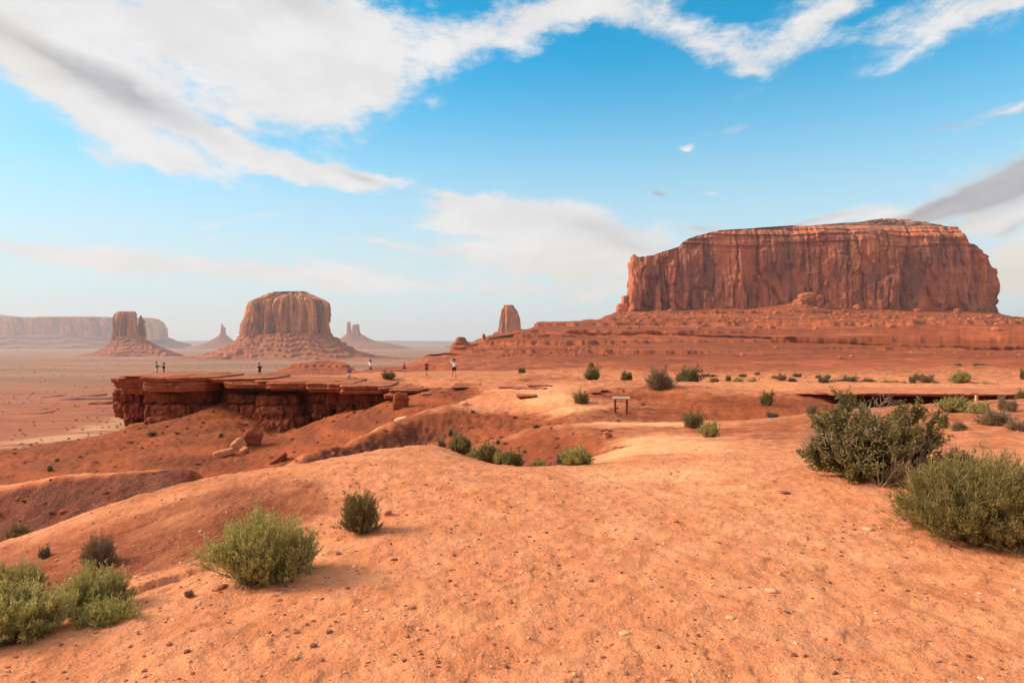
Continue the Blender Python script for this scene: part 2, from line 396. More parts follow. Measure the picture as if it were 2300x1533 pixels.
def base_fields(th, lr):
    """z, red, sand from the control lines (front), flat behind the camera"""
    thc = np.clip(th, TH0, TH1)
    fi = np.interp(lr, LRg, np.arange(len(LRg))); fj = (thc - TH0) / (TH1 - TH0) * (NTH - 1)
    i0 = np.clip(fi.astype(int), 0, len(LRg) - 2); j0 = np.clip(fj.astype(int), 0, NTH - 2)
    a = (fi - i0)[..., None]; b = (fj - j0)[..., None]
    v = E[i0, j0] * (1 - a) * (1 - b) + E[i0 + 1, j0] * a * (1 - b) + E[i0, j0 + 1] * (1 - a) * b + E[i0 + 1, j0 + 1] * a * b
    t = sstep(0, 1, (np.abs(th) - TH1) / (math.pi - TH1))[..., None]
    return v * (1 - t) + np.array([-0.5, 0.2, 0.1, 0.0]) * t

def terrain(x, y):
    x = np.asarray(x, float); y = np.asarray(y, float)
    r = np.hypot(x, y); th = np.arctan2(x, y); lr = np.log(np.maximum(r, 0.4))
    v = base_fields(th, lr)
    z, red, sand = v[..., 0], np.clip(v[..., 1], 0, 1), np.clip(v[..., 2], 0, 1); face_shade = np.clip(v[..., 3], 0, 1)
    plain = sstep(110, 190, r)
    nearm = 1 - sstep(140, 260, r)
    # relief noise: growing with distance, rough on the red gully faces
    amp = np.minimum(r, 90) * 0.006
    k = 1.0
    z = z + nearm * amp * (0.9 * fbm(x * 0.22, y * 0.22, 1.3, 3)) * (0.35 + 0.35 * red)
    z = z + nearm * (0.010 + 0.014 * red * sstep(10, 16, r)) * fbm(x * 1.7, y * 1.7, 5.2, 4, 0.6) * np.clip(r / 14, 0.8, 4)
    rough = red * sstep(12.5, 14, r) * (1 - sstep(45, 60, r))
    z = z - (rough * 0.05 + 0.12 * face_shade) * np.clip(perlin(x * 2.6, y * 2.6, 9.0), 0, 1) ** 0.7 * (0.5 + sstep(20, 40, r))
    z = z + 0.05 * face_shade * (0.6 + sstep(20, 40, r)) * fbm(x * 3.5, y * 3.5, 2.2, 3, .6)
    # rills running down the gully sides
    z = z + rough * 0.05 * perlin(th * 60, np.log(r + 1e-3) * 6, 2.0)
    # small dimples, footprints and crusts close by
    z = z + (1 - sstep(12, 26, r)) * (0.012 * perlin(x * 4.2, y * 4.2, 0.7) + 0.011 * perlin(x * 9.5, y * 9.5, 3.3) + 0.006 * np.abs(perlin(x * 21, y * 21, 1.1)) + 0.010 * sstep(.25, .4, perlin(x * 5.5, y * 5.5, 8.1)))
    # low cut step where the red hillside meets the sandy flat
    A_, B_ = P(255, 1345, 5.05)[:2], P(500, 1262, 5.8)[:2]; ab = B_ - A_; L_ = np.hypot(*ab); ux_, uy_ = ab / L_
    ta = (x - A_[0]) * ux_ + (y - A_[1]) * uy_; dp = (x - A_[0]) * -uy_ + (y - A_[1]) * ux_ + 0.05 * perlin(ta * 3.0, 0.0, 1.0) + 0.02 * perlin(ta * 11, 0.0, 2.0)
    z = z + 0.05 * sstep(-.015, .02, dp) * (1 - sstep(.1, .7, dp)) * sstep(-.2, .25, ta) * (1 - sstep(L_ - .25, L_ + .2, ta))
    # valley relief
    z = z + plain * (1 - sstep(2500, 6000, r)) * (2.2 * fbm(x * 0.004, y * 0.004, 0.2, 4) + 0.7 * np.abs(fbm(x * 0.018, y * 0.03, 0.9, 3)) * (1 - sstep(600, 1500, r)))
    # promontory
    sdm = (r > 45) & (r < 130) & (x > -70) & (x < 20)
    sd = np.full(x.shape, -1e3)
    if sdm.any():
        sd[sdm] = poly_sd(x[sdm], y[sdm])
        sd[sdm] += 0.5 * perlin(x[sdm] * 0.6, y[sdm] * 0.6, 4.0) + 0.2 * perlin(x[sdm] * 2.1, y[sdm] * 2.1, 4.5)
        q = np.stack([th[sdm], lr[sdm]], -1).reshape(-1, 2)
        zp = ev(_pc[:, :2], Wp, q)[:, 0]
        zp = zp + 0.05 * fbm(x[sdm] * 0.5, y[sdm] * 0.5, 7.0, 3)
        t = sstep(-0.5, 0.45, sd[sdm])
        zz = z[sdm]
        z[sdm] = np.where(t > 0, zz + (np.maximum(zp, zz) - zz) * t, zz)
        tt = sstep(-0.3, 1.5, sd[sdm])
        red[sdm] = red[sdm] * (1 - tt) + 0.46 * tt
        sand[sdm] = np.maximum(sand[sdm] * (1 - tt), tt * 0.05)
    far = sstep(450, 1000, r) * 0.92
    wash = plain * 0
    return z, red, sand, plain, far, face_shade

# one ground sheet, polar grid round the viewpoint, reaching the horizon
ths = np.concatenate([np.linspace(-math.pi, -0.98, 46)[:-1], np.linspace(-0.98, 0.98, 940), np.linspace(0.98, math.pi, 46)[1:-1]])
lrs = np.concatenate([np.arange(LR0, math.log(2.4), 0.03), np.arange(math.log(2.4), math.log(135), 0.0052), np.arange(math.log(135), math.log(1500), 0.012), np.arange(math.log(1500), LR1, 0.03)])
LRm, THm = np.meshgrid(lrs, ths, indexing='ij')
Rm = np.exp(LRm); Xm = Rm * np.sin(THm); Ym = Rm * np.cos(THm)
Zm, red_, sand_, plain_, far_, face_shade_ = terrain(Xm, Ym)
# pale sandy wash crossing the valley floor left of the cliff
wl = np.array([P(330,935,330)[:2], P(240,962,262)[:2], P(150,985,225)[:2], P(20,1002,208)[:2], P(-200,1010,200)[:2]])
dw = np.full(Xm.shape, 1e9)
for i in range(len(wl) - 1):
    a, b = wl[i], wl[i + 1]; ab = b - a
    t = np.clip(((Xm - a[0]) * ab[0] + (Ym - a[1]) * ab[1]) / (ab @ ab), 0, 1)
    dw = np.minimum(dw, np.hypot(Xm - a[0] - t * ab[0], Ym - a[1] - t * ab[1]))
wash_ = 0.8 * (1 - sstep(4, 15, dw + 5 * perlin(Xm * 0.06, Ym * 0.06, 2.2)))
V = np.stack([Xm, Ym, Zm], -1).reshape(-1, 3)
Q = grid_quads(len(lrs), len(ths), wrap=True)
V = np.vstack([V, [[0, 0, Zm[0].mean()]]]); 
gm = ground_mat()
at = lambda a, v0: np.append(np.asarray(a, np.float32).ravel(), v0)
ground = link('ground', mesh_np('ground', V, Q, True, {'red': at(red_, 0), 'sand': at(sand_, 0), 'plain': at(plain_, 0), 'far': at(far_, 0), 'wash': at(wash_, 0), 'maroon': at(face_shade_, 0)}), gm)  # maroon carries the painted shade of faces and hollow
tag(ground, 'orange sand and red soil desert ground', None, None, 'structure')

def gz(x, y):
    return float(terrain(np.array([[float(x)]]), np.array([[float(y)]]))[0][0, 0])
_zg = Zm; 
def gz_fast(x, y):
    r = np.hypot(x, y); th = np.arctan2(x, y); lr = np.log(r)
    fi = np.interp(lr, lrs, np.arange(len(lrs))); fj = np.interp(th, ths, np.arange(len(ths)))
    i0 = np.clip(np.asarray(fi).astype(int), 0, len(lrs) - 2); j0 = np.clip(np.asarray(fj).astype(int), 0, len(ths) - 2)
    a = fi - i0; b = fj - j0
    return _zg[i0, j0] * (1 - a) * (1 - b) + _zg[i0 + 1, j0] * a * (1 - b) + _zg[i0, j0 + 1] * (1 - a) * b + _zg[i0 + 1, j0 + 1] * a * b
def place(px, py, Y=None, lo=2.5, hi=140.0):
    """where the line of sight through a picture point meets the ground (or the ground at distance Y)"""
    if Y is None:
        ys = np.exp(np.arange(math.log(lo), math.log(hi), 0.004))
        xs = (px - CX) / F * ys; zs = EYE - (py - CY) / F * ys
        hit = np.nonzero(zs <= gz_fast(xs, ys))[0]
        Y = ys[hit[0]] if len(hit) else hi
    x = (px - CX) / F * Y
    return np.array([x, Y, float(gz_fast(np.array(x), np.array(Y)))])
# ---------------------------------------------------------------- far rock: mesa, buttes, spires, terraced slopes
M_mesa = rock_mat('red_mesa_rock', (0.58, 0.188, 0.088), (0.38, 0.116, 0.062), (0.19, 0.076, 0.060), sc=0.032, streak=0.26, strata=0.2, bumpd=2.2, varn=0.8, aniso=0.4)
M_cap = rock_mat('pale_cap_rock', (0.50, 0.27, 0.16), (0.36, 0.17, 0.10), (0.13, 0.065, 0.05), sc=0.06, streak=3.0, strata=0.6, bumpd=1.5)
M_butte = rock_mat('butte_rock', (0.70, 0.28, 0.105), (0.48, 0.158, 0.066), (0.19, 0.066, 0.042), sc=0.022, streak=0.10, strata=0.2, bumpd=5.0, varn=0.9, aniso=0.15)
M_talus = rock_mat('talus_slope_rock', (0.42, 0.140, 0.066), (0.31, 0.095, 0.046), (0.19, 0.060, 0.034), sc=0.03, streak=0.8, strata=0.55, bumpd=2.0, varn=0.5)
M_apron = rock_mat('terrace_slope_soil', (0.39, 0.100, 0.035), (0.29, 0.069, 0.025), (0.15, 0.040, 0.019), sc=0.05, streak=2.5, strata=0.75, bumpd=0.8, varn=0.45)
M_boulder = rock_mat('boulder_rock', (0.46, 0.150, 0.064), (0.34, 0.100, 0.042), (0.18, 0.058, 0.032), sc=0.16, streak=0.7, bumpd=0.8, varn=0.5)

def interp_levels(levels, n, key=0):
    L = np.array(sorted(levels, key=lambda q: -q[0]), float)     # bottom (large py) first
    d = np.r_[0, np.cumsum(np.hypot(np.diff(L[:, 0]), 0.35 * np.maximum(np.abs(np.diff(L[:, 1])), np.abs(np.diff(L[:, 2])))))]
    t = np.linspace(0, d[-1], n)
    return np.stack([np.interp(t, d, L[:, k]) for k in range(L.shape[1])], 1)

def ring_ref(a, b, e, n_front, n_back):
    ph = np.linspace(0, 2 * math.pi, 4000)
    x = a * np.sign(np.cos(ph)) * np.abs(np.cos(ph)) ** (2 / e); y = b * np.sign(np.sin(ph)) * np.abs(np.sin(ph)) ** (2 / e)
    wgt = np.where(y < 0.25 * b, n_front, n_back).astype(float)
    ds = np.hypot(np.diff(x), np.diff(y)) * wgt[1:]
    cum = np.r_[0, np.cumsum(ds)]
    n = int(n_front + n_back)
    tt = np.linspace(0, cum[-1], n + 1)[:-1]
    return np.interp(tt, cum, x) / a, np.interp(tt, cum, y) / b

def loft(levels, Yf, depth, e=3.0, n_front=300, n_back=60, n_lev=120, disp=None, topshrink=0.6, dshift=0.0, slab=False, skew=0.0):
    """closed rock mass: silhouette half-widths per level, plan = superellipse. Yf is the distance of its near face."""
    L = interp_levels(levels, n_lev)
    wpx = L[:, 2] - L[:, 1]
    B = depth / 2 * (L[:, 3] if L.shape[1] > 3 else np.clip(wpx / wpx.max(), 0.02, 1) ** topshrink)
    Yl = Yf + dshift + depth / 2 - B * 0.9          # the near edge of each level
    Ys = Yl if slab else np.full(len(Yl), Yf + dshift + depth / 2)
    A = wpx / 2 / F * Ys
    cx = ((L[:, 1] + L[:, 2]) / 2 - CX) / F * Ys; z = EYE - (L[:, 0] - CY) / F * Yl
    ux, uy = ring_ref(A.max(), depth / 2, e, n_front, n_back)
    nx = np.sign(ux) * np.abs(ux) ** (e - 1) / A.max(); ny = np.sign(uy) * np.abs(uy) ** (e - 1) / (depth / 2)
    nl = np.hypot(nx, ny) + 1e-9; nx /= nl; ny /= nl
    yc = Yf + depth / 2 + dshift
    X = cx[:, None] + ux[None] * A[:, None]
    if slab:                      # straight walls cut off by the skyline instead of a shrinking ring
        Xr = cx[0] + ux[None] * A[0] + 0 * X; lo = (cx - A)[:, None]; hi = (cx + A)[:, None]; X = np.clip(Xr, lo, hi)
    Yv = yc + uy[None] * B[:, None]; Z = np.repeat(z[:, None], len(ux), 1)
    xr = ux[None] * A.max() + 0 * X; yr = uy[None] * depth / 2 + 0 * X
    X = X + (Yv - (Yv.min() if slab else yc)) * skew
    if disp is not None:
        dn, dz = disp(xr, yr, Z, (z[:, None] - z[0]) / (z[-1] - z[0]) + 0 * X)
        X = X + nx[None] * dn; Yv = Yv + ny[None] * dn; Z = Z + dz
    V = np.stack([X, Yv, Z], -1).reshape(-1, 3)
    Q = grid_quads(n_lev, len(ux), wrap=True)
    top = V[-len(ux):].mean(0); V = np.vstack([V, top]); ti = len(V) - 1; b0 = (n_lev - 1) * len(ux)
    i = np.arange(len(ux)); cap = np.stack([b0 + i, b0 + (i + 1) % len(ux), np.full(len(ux), ti), np.full(len(ux), ti)], -1)
    return V, Q, cap[:, :3]

def loft_part(name, parent, mat, *a, **k):
    V, Q, T = loft(*a, **k)
    V = V - np.array(parent.location)
    me = bpy.data.meshes.new(name)
    me.from_pydata(V.tolist(), [], Q.tolist() + T.tolist()); me.update()
    me.polygons.foreach_set('use_smooth', np.ones(len(me.polygons), bool))
    return link(name, me, mat, parent)

def hsh(i, j, k=0):
    n = (np.asarray(i, np.int64) * 374761393 + np.asarray(j, np.int64) * 668265263 + int(k) * 974711) & 0x7fffffff
    n = (n ^ (n >> 13)) * 1274126177 & 0x7fffffff
    return ((n ^ (n >> 16)) & 0xffff) / 65535.0
def blocks2(s_, z, w, h, k, edge=0.12, wob=0.25):
    """jointed wall: columns of width w broken at uneven heights h, each block standing out by its own random amount"""
    u = s_ / w + wob * perlin(s_ / (2.2 * w), z / (3.5 * h), k * 1.7) + 0.06 * perlin(s_ / (.3 * w), z / (.5 * h), k * 2.1)
    i = np.floor(u); f = u - i
    def col(ii):
        v = z / h + 7.3 * hsh(ii, 11, k) + 0.35 * perlin(s_ / (0.8 * w), z / h * .4, k + 5.5)
        j = np.floor(v); g = v - j
        a_ = hsh(ii, j, k); b_ = hsh(ii, j + 1, k)
        return a_ + (b_ - a_) * sstep(1 - edge, 1.0, g)
    a_, b_ = col(i), col(i + 1)
    return a_ + (b_ - a_) * sstep(1 - edge, 1.0, f)
def cliff_disp(w, amp, seed, ledge=0.25):
    """vertical joints, columns and spalled alcoves; w = column width in metres"""
    sd_k = int(seed * 10)
    def f(x, y, z, t):
        s_ = x + 0.9 * y * np.sign(x + 1e-6)
        b1 = blocks2(s_, z, 1.15 * w, 9 * w, sd_k, .25); b2 = blocks2(s_, z, 0.5 * w, 3.2 * w, sd_k + 3, .22); b3 = blocks2(s_, z, 0.22 * w, 1.3 * w, sd_k + 6, .2)
        c1 = np.abs(perlin(x / (1.7 * w), y / (1.7 * w), z / (16 * w) + seed)) ** 0.7
        c2 = np.abs(perlin(x / (0.5 * w), y / (0.5 * w), z / (9 * w) + 3.1 + seed)) ** 0.75
        st = perlin(x / (6 * w), y / (6 * w), z / (0.2 * w) + seed)
        d = amp * (0.80 * (b1 - .5) + 0.45 * (b2 - .5) + 0.16 * (b3 - .5) + 0.95 * c1 + 0.30 * c2 - 0.60 + ledge * 0.16 * st + 0.08 * fbm(x / (.3 * w), y / (.3 * w), z / (.6 * w), 3))
        ck = perlin(x / (0.9 * w), y / (0.9 * w), z / (12 * w) + 51.0 + seed)
        d = d - 0.5 * amp * sstep(.08, .0, np.abs(ck))
        return d * np.clip(1.0 - sstep(0.80, 1.0, t) * 0.75, 0, 1), 0.0 * z
    return f

def talus_disp(w, amp, step, seed, tz=0.6):
    def f(x, y, z, t):
        ang = np.arctan2(y, x)
        g = np.abs(perlin(ang * 9, t * 1.2, seed)) + 0.5 * np.abs(perlin(ang * 23, t * 2.0, seed + 3)) - 0.4
        n = fbm(x / w, y / w, z / w + seed, 4, 0.6)
        zn = z / step + 0.9 * perlin(x / (3 * w), y / (3 * w), seed) + 0.35 * perlin(x / (0.7 * w), y / (0.7 * w), seed + 1)
        fr = zn - np.floor(zn)
        rise = 0.45 * amp * sstep(.72, 1.0, t) * np.clip(perlin(x / (0.8 * w), y / (0.8 * w), seed + 8) + .15, 0, 1)
        dz = rise + step * tz * (sstep(0.34, 0.44, fr) - fr) * (0.35 + 0.65 * np.clip(0.5 + perlin(x / (1.5 * w), y / (1.5 * w), z / step * 0.7 + seed), 0, 1))
        return amp * (g * 0.9 + 0.30 * n) * (1 - t * 0.35), dz
    return f

def ico(sub):
    import bmesh
    bm = bmesh.new(); bmesh.ops.create_icosphere(bm, subdivisions=sub, radius=1.0)
    v = np.array([x.co[:] for x in bm.verts]); f = np.array([[q.index for q in p.verts] for p in bm.faces]); bm.free()
    return v, f
ICO = {k: ico(k) for k in (1, 2, 3, 4, 5)}

def rock_verts(size, seed, e=4.0, sub=4, amp=0.10, lam=0.0, rot=None, freq=1.3, taper=0.0, groove=0.0):
    """angular rounded block: superellipsoid with facets, laminations and weathered grooves; size = half extents"""
    d, f = ICO[sub]
    s = (np.abs(d) ** e).sum(1) ** (-1 / e)
    p = d * s[:, None]
    sz = np.array(size, float)
    q = p * sz; m = float(np.mean(sz))
    n = fbm(q[:, 0] / m * freq + seed * 3.1, q[:, 1] / m * freq, q[:, 2] / m * freq * 1.4 + seed, 4, 0.55)
    ca = np.abs(perlin(q[:, 0] / m * 0.9 + seed, q[:, 1] / m * 0.9 + 2.2, q[:, 2] / m * 0.5)) ** 0.6
    disp = amp * m * (n + 0.6 * (ca - 0.5))
    if lam: disp = disp + lam * perlin(q[:, 2] * 5.0 / max(sz[2], .05), q[:, 0] / m * 0.5 + seed, q[:, 1] / m * 0.5) * np.array(1.0)
    if groove: disp = disp - groove * m * sstep(0.25, 0.05, np.abs(perlin(q[:, 0] / m * 1.5 + seed * 7, q[:, 1] / m * 1.5, q[:, 2] / m * 0.45 + seed)))
    nn = d / np.linalg.norm(d, axis=1)[:, None]
    q = q + nn * disp[:, None] * np.array([1, 1, min(1.0, sz[2] / m * 1.2)])
    if taper: q[:, :2] *= (1 + taper * q[:, 2:3] / sz[2])
    if rot is not None:
        from mathutils import Euler
        q = q @ np.array(Euler(rot).to_matrix()).T
    return q, f

def mesa_disp(x, y, z, t):
    w = 36.0
    s_ = x + 0.9 * y * np.sign(x)
    b1 = blocks2(s_, z, 1.6 * w, 3.2 * w, 41, .07, .35); b2 = blocks2(s_, z, 0.62 * w, 1.9 * w, 44, .08, .3); b3 = blocks2(s_, z, 0.27 * w, 0.8 * w, 47, .1); b4 = blocks2(s_, z, 0.1 * w, 0.4 * w, 49, .2)
    c1 = np.abs(perlin(x / (2.3 * w), y / (2.3 * w), z / (14 * w) + 2.7)) ** 0.65
    fl = fbm(x / (0.35 * w), y / (0.35 * w), z / (0.5 * w) + 2.2, 4, .6)
    lg = sstep(0.0, 0.25, perlin(x / (4 * w), y / (4 * w), z / 5.0 + 8.0)) * sstep(0.62, 0.8, t)
    low = 1 - 0.45 * sstep(.55, .8, t)
    d = 8.0 * c1 + low * (11.0 * (b1 - .5) + 8.5 * (b2 - .5) + 5.0 * (b3 - .5)) + 2.0 * (b4 - .5) + 1.5 * fl - 3.0 * lg - 2.0 - 5.0 * sstep(.8, 1.0, t) ** 2
    ck = perlin((x + 4 * fl) / (1.1 * w), y / (1.1 * w), z / (9 * w) + 51.0); ck2 = perlin((x + 3 * fl) / (0.5 * w), y / (0.5 * w), z / (4 * w) + 61.0)
    d = d - 5.0 * sstep(.06, .0, np.abs(ck)) - 3.0 * sstep(.07, .0, np.abs(ck2)) * sstep(.1, .3, perlin(x / (2 * w), y / (2 * w), z / (2 * w) + 71.0) + .2)
    return d * np.clip(1.0 - sstep(0.92, 1.0, t) * 0.5, 0, 1), 0 * z

# ---- the big right-hand mesa
Ym = 900.0
mesa = empty('red_mesa', P(1830, 700, Ym + 60), 'broad red flat-topped mesa with dark stained cliffs and terraced foot', 'mesa', 'sandstone mesas and buttes')
mesa_levels = [(716,1392,2264,1.02),(704,1400,2254,1),(690,1404,2250,1),(660,1409,2249,.997),(625,1411,2246,.994),(600,1412,2244,.99),(596,1412,2232,.99),(588,1412,2226,.988),(582,1412,2227,.986),(577,1416,2226,.984),
   (574,1462,2225,.982),(568,1478,2221,.98),(562,1500,2208,.975),(556,1517,2204,.97),(548,1524,2190,.962),(541,1534,2172,.955),(533,1556,2163,.945),(526,1584,2161,.93),(521,1604,2156,.90),(515,1680,2148,.84),(509,1760,2140,.76)]
loft_part('cliff', mesa, M_mesa, mesa_levels, Ym, 230.0, e=5.0, n_front=1000, n_back=80, n_lev=220, disp=mesa_disp, slab=True, skew=0.24)
loft_part('cap_rock', mesa, M_cap, [(515,1690,2140,.78),(509,1710,2136,.76),(507,1770,2128,.71),(502.5,1800,2110,.69),(502,1855,2090,.62),(498,1880,2076,.60),(497.5,1905,2056,.52),(493.5,1930,2036,.48),(492.5,1955,2010,.3)], Ym + 6, 215.0, e=3.0, n_front=500, n_back=60, n_lev=60,
          disp=lambda x, y, z, t: (4.0 * fbm(x / 22, y / 22, z / 6, 4, 0.6), 0.5 * perlin(x / 30, y / 30, 3.0)), dshift=3, skew=0.3)
# little rock steps at the left foot of its cliff
for k, (pa, pb, y0, y1) in enumerate([(1384,1412,684,704),(1396,1416,668,700)]):
    c = P((pa + pb) / 2, (y0 + y1) / 2, Ym + 20); hw = (pb - pa) / 2 / F * Ym; hh = (y1 - y0) / 2 / F * Ym
    v, f = rock_verts((hw, hw, hh * 1.25), 40 + k, 5, 4, 0.12, lam=0.5); part('rock_step', v + c, f, M_mesa, mesa)
# buttress leaning on the front wall
for k, (pa, pb, y0, y1) in enumerate([(1597,1636,610,706),(1574,1602,652,706),(1634,1672,638,706),(1500,1513,642,706),(1414,1438,572,706),(1468,1482,640,706)]):
    c = P((pa + pb) / 2, (y0 + y1) / 2, Ym + 6); hw = (pb - pa) / 2 / F * Ym; hh = (y1 - y0) / 2 / F * Ym
    v, f = rock_verts((hw, 12, hh), 60 + k, 5, 5, 0.16, groove=0.12, taper=-0.18); part('buttress', v + c, f, M_mesa, mesa)

def slope_loft(curves, seed, cols, sub=14, ease=None, noise=2.0, wn=25.0, step=5.0, tz=0.5, gul=3.0, gw=18.0):
    """ground rising away from the viewer in terraces: curves (near to far), each picture x -> (picture y, distance)"""
    px = np.array(cols, float); rows = []
    cur = []
    for c in curves:
        a = np.array(c, float)
        py = np.interp(px, a[:, 0], a[:, 1]); Yc = np.exp(np.interp(px, a[:, 0], np.log(a[:, 2]))) * (1 + 0.0035 * fbm(px / 60.0, seed + len(cur) // 2, 0.5, 4, .65)); py = py + 0.9 * fbm(px / 55.0, seed + 0.37 * len(cur), 3.5, 4, .65)
        cur.append(np.stack([(px - CX) / F * Yc, Yc, EYE - (py - CY) / F * Yc], -1))
    for i in range(len(cur) - 1):
        n = sub[i] if isinstance(sub, (list, tuple)) else sub
        p = (ease or [1.0] * 99)[i]
        for k in range(n):
            t = k / n
            q = cur[i] * (1 - t) + cur[i + 1] * t
            q[:, 2] = cur[i][:, 2] + (cur[i + 1][:, 2] - cur[i][:, 2]) * t ** p
            rows.append(q)
    rows.append(cur[-1])
    G = np.array(rows); x, y, z = G[..., 0], G[..., 1], G[..., 2]
    n1 = fbm(x / wn, y / wn, seed, 5, 0.55)
    z2 = z + noise * n1
    g = np.abs(perlin(x / gw + 0.5 * n1, y / (gw * 3.5), seed + 2)) + 0.5 * np.abs(perlin(x / (gw * .4), y / (gw * 1.6), seed + 5))
    z2 = z2 + gul * (g - 0.45)
    zn = z2 / step + 0.5 * perlin(x / (7 * wn), y / (7 * wn), seed) + 0.10 * perlin(x / (0.8 * wn), y / (0.8 * wn), seed + 1)
    fr = zn - np.floor(zn)
    msk = np.clip(0.45 + 1.2 * perlin(x / (7 * wn), y / (7 * wn), np.floor(zn) * 1.7 + seed), 0, 1)
    z2 = z2 + step * tz * (sstep(0.36, 0.44, fr) - fr) * msk
    G = np.stack([x, y, z2], -1)
    return G.reshape(-1, 3), grid_quads(G.shape[0], G.shape[1]), G

def slope_sampler(G):
    def f(u, v):
        i = v * (G.shape[0] - 1); j = u * (G.shape[1] - 1)
        return G[int(i), int(j)]
    return f

def cols_px(a, b, st): return np.arange(a, b + .1, st)
upper = [
  [(1060,800,474),(1090,792,474),(1160,778,484),(1300,776,484),(1500,779,474),(1700,788,459),(1900,800,434),(2100,812,414),(2300,816,404),(2900,820,404)],
  [(1060,775,470),(1090,764,470),(1160,747,480),(1300,745,480),(1500,748,470),(1700,756,455),(1900,768,430),(2100,778,410),(2300,782,400),(2900,785,400)],
  [(1060,772,520),(1090,760,520),(1160,742,520),(1300,740,520),(1500,741,510),(1700,744,495),(1850,741,480),(2000,733,460),(2150,730,450),(2300,729,440),(2900,729,440)],
  [(1060,775,600),(1130,762,600),(1180,742,600),(1206,732,600),(1300,731,610),(1500,731,620),(1700,732,610),(1900,729,600),(2100,727,590),(2300,726,580),(2900,726,580)],
  [(1060,790,680),(1130,772,660),(1190,744,650),(1206,722.5,650),(1255,721,650),(1300,719,660),(1380,720,690),(1500,722,720),(1700,722,730),(1900,722,720),(2100,722,715),(2300,722,705),(2900,724,700)],
  [(1060,800,760),(1130,790,760),(1206,740,760),(1300,724,770),(1340,718,800),(1382,702,860),(1440,700,870),(1500,699,875),(1600,697,880),(1700,696,880),(1760,684,885),(1810,676,885),(1860,690,885),(2000,698,885),(2200,702,885),(2248,706,885),(2300,715,880),(2400,724,870),(2900,740,860)],
  [(1060,810,960),(1206,770,960),(1300,740,960),(1382,708,980),(1500,690,990),(1800,660,990),(2200,690,990),(2300,722,980),(2400,735,960),(2900,750,960)],
]
lower = [
  [(860,842,200),(930,838,190),(1000,836,175),(1100,835,160),(1300,834,150),(1500,838,145),(1700,842,142),(2000,842,142),(2300,840,140),(2900,840,140)],
  [(860,838,280),(930,829,270),(1000,825,250),(1100,824,230),(1300,822,215),(1500,820,205),(1700,822,200),(2000,826,200),(2300,822,195),(2900,822,195)],
  [(860,836,330),(935,812,330),(965,797,335),(1060,801,330),(1150,803.5,322),(1300,806,305),(1480,805,290),(1700,806,280),(2000,808,275),(2300,806,270),(2900,806,270)],
  [(860,836,332),(940,809.5,332),(968,793.5,331.5),(1060,796,331.5),(1150,799,323.5),(1300,801.5,306),(1480,801.5,291),(1700,802.5,281.5),(2000,804,276),(2300,802,271.5),(2900,802,271.5)],
  [(860,836,410),(955,812,410),(1005,790,415),(1050,783,420),(1085,777,430),(1160,766,440),(1300,766,440),(1500,768,430),(1700,775,415),(1900,784,390),(2100,790,370),(2300,792,365),(2900,795,360)],
  [(860,840,480),(955,825,480),(1000,812,470),(1040,795,470),(1072,775,475),(1090,768,472),(1160,751,482),(1300,749,482),(1500,752,472),(1700,760,457),(1900,772,432),(2100,782,412),(2300,786,402),(2900,789,402)],
]
cl = cols_px(860, 2900, 2.5)
Vl, Ql, Gl = slope_loft(lower, 3.3, cl, sub=[26, 34, 8, 40, 40], ease=[1, 1.15, 1, 1.2, 1.2], noise=0.55, wn=24, step=4.2, tz=0.62, gul=1.5, gw=15)
part('lower_terrace', Vl, Ql, M_apron, mesa)
cu = cols_px(1060, 2900, 2.5)
Vu, Qu, Gu = slope_loft(upper, 8.1, cu, sub=[5, 12, 34, 22, 44, 30], ease=[1, 1, 1.1, 0.8, 1.25, 1.0], noise=1.0, wn=30, step=7.0, tz=0.6, gul=1.3, gw=22)
part('upper_terrace', Vu, Qu, M_apron, mesa)
# fallen boulders on the terraces: the largest ones by themselves, the rest as rubble
def merge(parts):
    Vs, Fs, o = [], [], 0
    for v, f in parts:
        Vs.append(v); Fs.append(f + o); o += len(v)
    return np.vstack(Vs), np.vstack(Fs)
rub = []
def gpick(G, px, fr):
    j = int(np.clip((px - G_px0) / 2.5, 0, G.shape[1] - 1)); i = int(fr * (G.shape[0] - 1)); return G[i, j]
rr = np.random.default_rng(21)
for k in range(1100):
    G_px0 = 1060; px = rr.uniform(1385, 2300); fr = rr.uniform(0.51, 0.79) if rr.random() < 0.8 else rr.uniform(0.1, 0.5)
    p = gpick(Gu, px, fr); s_ = 0.6 + 2.6 * rr.random() ** 6
    v, f = rock_verts((s_ * rr.uniform(.8, 1.5), s_, s_ * rr.uniform(.5, .9)), rr.uniform(0, 99), 4, 1, 0.2, rot=(rr.uniform(-.4, .4), rr.uniform(-.4, .4), rr.uniform(0, 6)))
    rub.append((v + p + [0, 0, s_ * .2], f))
for k in range(420):
    G_px0 = 860; px = rr.uniform(1000, 1420) if k < 330 else rr.uniform(1400, 2300); fr = rr.uniform(0.46, 0.72)
    p = gpick(Gl, px, fr); s_ = 0.25 + 0.9 * rr.random() ** 5
    v, f = rock_verts((s_ * rr.uniform(.8, 1.5), s_, s_ * rr.uniform(.5, .9)), rr.uniform(0, 99), 4, 1, 0.2, rot=(rr.uniform(-.4, .4), rr.uniform(-.4, .4), rr.uniform(0, 6)))
    rub.append((v + p + [0, 0, s_ * .2], f))
v, f = merge(rub); o = part('boulder_rubble', v, f, M_boulder, mesa, smooth=False); o['kind'] = 'stuff'
